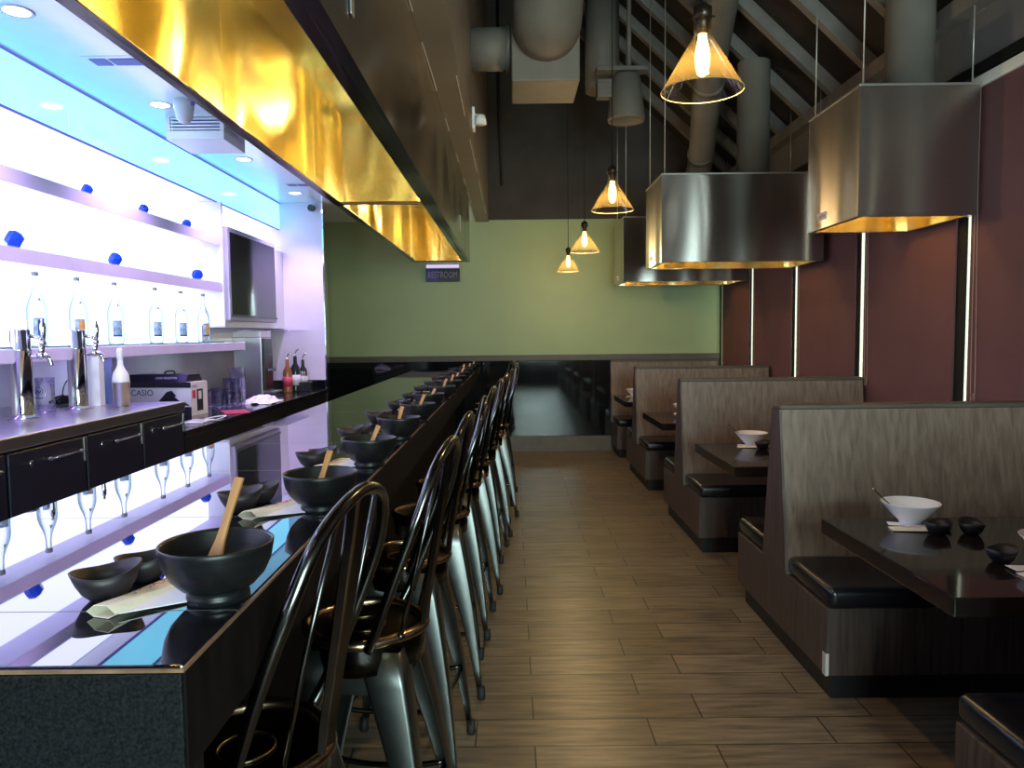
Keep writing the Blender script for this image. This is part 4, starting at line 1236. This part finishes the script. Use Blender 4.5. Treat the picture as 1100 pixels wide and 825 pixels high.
# steel machine with spout
t = thing('drink_dispenser', 'upright brushed steel drink dispenser with white top under the television', 'dispenser', (-2.50, 7.25, CZ))
MB().box(-.15, .115, -.15, .15, 0, .565, .004).build('body', M['satinsteel'], t)
MB().box(-.15, .115, -.15, .15, .566, .625, .003).build('top_lid', M['whitelam'], t)
m = MB(); m.box(.116, .135, -.12, .12, .06, .55, .003); m.build('front_plate', M['blackplastic'], t)
m = MB(); m.tube(catmull([(.13, -.05, .25), (.19, -.05, .25), (.23, -.05, .265)], 5), .012, 8); m.build('spout', M['chrome'], t)
m = MB(); m.box(.116, .22, -.13, .13, .03, .045, .003); m.build('drip_tray', M['satinsteel'], t)
# liquor bottles, caddy, small glass shelf
bsrc = None
def liquor(x, y, mat, label, s=1.0):
    t = thing('liquor_bottle', label, 'bottle', (x, y, CZ), group='liquor bottles beside the dispenser')
    m = MB(); m.lathe([(.001, 0), (.036, 0), (.037, .01), (.037, .16), (.032, .185), (.015, .215), (.013, .27), (.001, .272)], 20); m.build('glass', mat, t)
    m = MB(); m.lathe([(.0375, .05), (.0378, .05), (.0378, .13), (.0375, .13)], 20); m.build('label_paper', M['cartonred'] if mat is M['amber'] else M['cartonwhite'], t)
    m = MB(); m.tube(catmull([(0, 0, .27), (0, 0, .295), (.012, 0, .315), (.03, 0, .325)], 4), .006, 8); m.build('pourer', M['chrome'], t)
    t.scale = (s, s, s)
liquor(-2.28, 7.56, M['amber'], 'amber liquor bottle with chrome pourer nearest the steel dispenser', 1.25)
liquor(-2.24, 7.70, M['mesh'], 'dark liquor bottle with chrome pourer behind the amber one', 1.35)
liquor(-2.20, 7.84, M['mesh'], 'dark liquor bottle next to the white wing wall', 1.2)
t = thing('straw_caddy', 'small black bar caddy with straws against the white wing wall', 'caddy', (-2.14, 7.72, CZ))
MB().box(-.06, .06, -.05, .05, 0, .10, .004).build('caddy_box', M['blackplastic'], t)
m = MB()
for q in range(7): m.tube([(-.045 + q * .015, -.02 + .01 * (q % 3), .06), (-.05 + q * .017, -.02 + .012 * (q % 3), .21)], .0022, 6)
m.build('straws', M['rod'], t)
m = MB(); m.box(DB, -2.20, 7.20, WINGY - .003, 1.555, 1.567); tag(m.build('glass_shelf', M['tumbler']), 'thin glass shelf on the wall below the television', 'shelf')

# bar ceiling: downlights, vents, grille unit, dome camera, small camera
dl0 = None
DLY = [3.33, 4.65, 6.07, 7.50, 1.95, .6]
dlab = ['at the photo\'s top left corner', 'left of the dome camera', 'behind the white grille unit', 'near the white wing wall', 'out of frame above the cooler', 'out of frame above the bar entrance']
for k, y in enumerate(DLY):
    if dl0 is None:
        t = empty('downlight', (0, 0, 0))
        m = MB(); m.lathe([(.052, -.002), (.066, -.006), (.070, -.001), (.070, 0)], 28); m.build('trim_ring', M['whiteplastic'], t)
        m = MB(); m.lathe([(.001, -.003), (.052, -.003), (.053, 0)], 28); m.build('lens', M['downlight'], t)
        dl0 = t
    else:
        t = copy_tree(dl0)
    t.location = (-2.13, y, CEIL_B)
    tag(t, 'round recessed ceiling downlight ' + dlab[k], 'ceiling light', 'downlights above the back bar')
    l = bpy.data.lights.new('downlight_beam', 'SPOT'); l.energy = 130; l.color = (.72, .56, 1.0); l.spot_size = math.radians(110); l.spot_blend = .7; l.shadow_soft_size = .05
    o = bpy.data.objects.new('downlight_beam', l); COL.objects.link(o); o.location = (-2.13, y, CEIL_B - .012)
v0 = None
for k, (x, y) in enumerate(((-2.00, 3.93), (-1.95, 7.10))):
    t = thing('ceiling_vent', ('blue-grey ceiling slot vent left of the golden hood near the photo top' if k == 0 else 'narrow blue-grey ceiling slot vent near the white wing wall'), 'vent', (x, y, CEIL_B), group='slot vents in the bar ceiling')
    MB().box(-.16, .26, -.075, .065, -.003, 0).build('frame', M['whiteceil'], t)
    m = MB(); m.box(-.135, -.05, -.045, .045, -.006, -.003); m.box(-.035, .24, -.045, .045, -.006, -.003); m.build('slot', M['ventblue'], t)
t = thing('grille_unit', 'white box unit with louvred sides hanging from the bar ceiling', 'air vent', (-2.01, 5.05, CEIL_B))
m = MB(); m.box(-.185, .185, -.19, .19, -.155, -.10, .004); m.box(-.185, .185, -.19, .19, -.012, 0)
for x in (-.185, .16): 
    for y in (-.19, .165): m.box(x, x + .025, y, y + .025, -.10, -.012)
m.build('casing', M['whiteplastic'], t)
m = MB(); m.box(-.155, .155, -.16, .16, -.10, -.012); m.build('core', M['ventblue'], t)
m = MB()
for q in range(4):
    z = -.092 + q * .021
    m.box(-.16, .16, -.186, -.170, z, z + .010); m.box(.170, .182, -.165, .165, z, z + .010)
m.build('louvre', M['whiteplastic'], t)
t = thing('dome_camera', 'white dome camera hanging in front of the grille unit', 'security camera', (-1.955, 4.58, CEIL_B))
m = MB(); m.lathe([(.001, -.135), (.025, -.13), (.045, -.11), (.050, -.085), (.058, -.04), (.062, 0), (.001, 0)], 28); m.build('housing', M['whiteplastic'], t)
m = MB(); m.box(.035, .070, -.03, -.005, -.030, -.012, .003); m.build('lens_mount', M['ventblue'], t)
t = thing('bullet_camera', 'tiny black bullet camera at the top of the white wing wall', 'security camera', (-2.10, WINGY - .002, 2.86))
m = MB(); m.tube([(0, 0, 0), (0, -.03, -.005)], .014, 10); m.build('mount', M['whiteplastic'], t)
m = MB(); m.tube([(0, -.03, -.005), (0, -.09, -.01)], .036, 16); m.build('lens', M['blackplastic'], t)

# ------------------------------------------------------------------ daylight and world
W = bpy.data.worlds.new('daylight'); SC.world = W; W.use_nodes = True
bg = W.node_tree.nodes['Background']
bg.inputs[0].default_value = (0.95, 1.0, 0.82, 1); bg.inputs[1].default_value = 2.2
l = bpy.data.lights.new('shopfront_daylight', 'AREA'); l.shape = 'RECTANGLE'; l.size = 2.4; l.size_y = 1.9; l.energy = 420; l.color = (.80, 1.0, .97)
o = bpy.data.objects.new('shopfront_daylight', l); COL.objects.link(o); o.location = (1.25, YF - .2, 1.76); o.rotation_euler = (math.radians(90), 0, 0)

# ------------------------------------------------------------------ camera
cam = bpy.data.cameras.new('camera'); co = bpy.data.objects.new('camera', cam); COL.objects.link(co)
cam.sensor_width = 36; cam.sensor_fit = 'HORIZONTAL'; cam.lens = 800 / 1100 * 36
cam.clip_start = .05
pitch = math.atan(53.5 / 800)
R = Matrix.Rotation(math.radians(90) - pitch, 4, 'X') @ Matrix.Rotation(math.radians(-.6), 4, 'Z')
co.matrix_world = Matrix.Translation((0, 0, 1.5)) @ R
SC.camera = co
SC.view_settings.view_transform = 'Standard'
SC.view_settings.look = 'None'
SC.view_settings.exposure = 0
SC.view_settings.gamma = 1
SC.view_settings.use_curve_mapping = False
SC.cycles.max_bounces = 8
SC.cycles.diffuse_bounces = 4
SC.cycles.glossy_bounces = 5
SC.cycles.transparent_max_bounces = 24
SC.cycles.sample_clamp_indirect = 6
SC.cycles.use_denoising = True
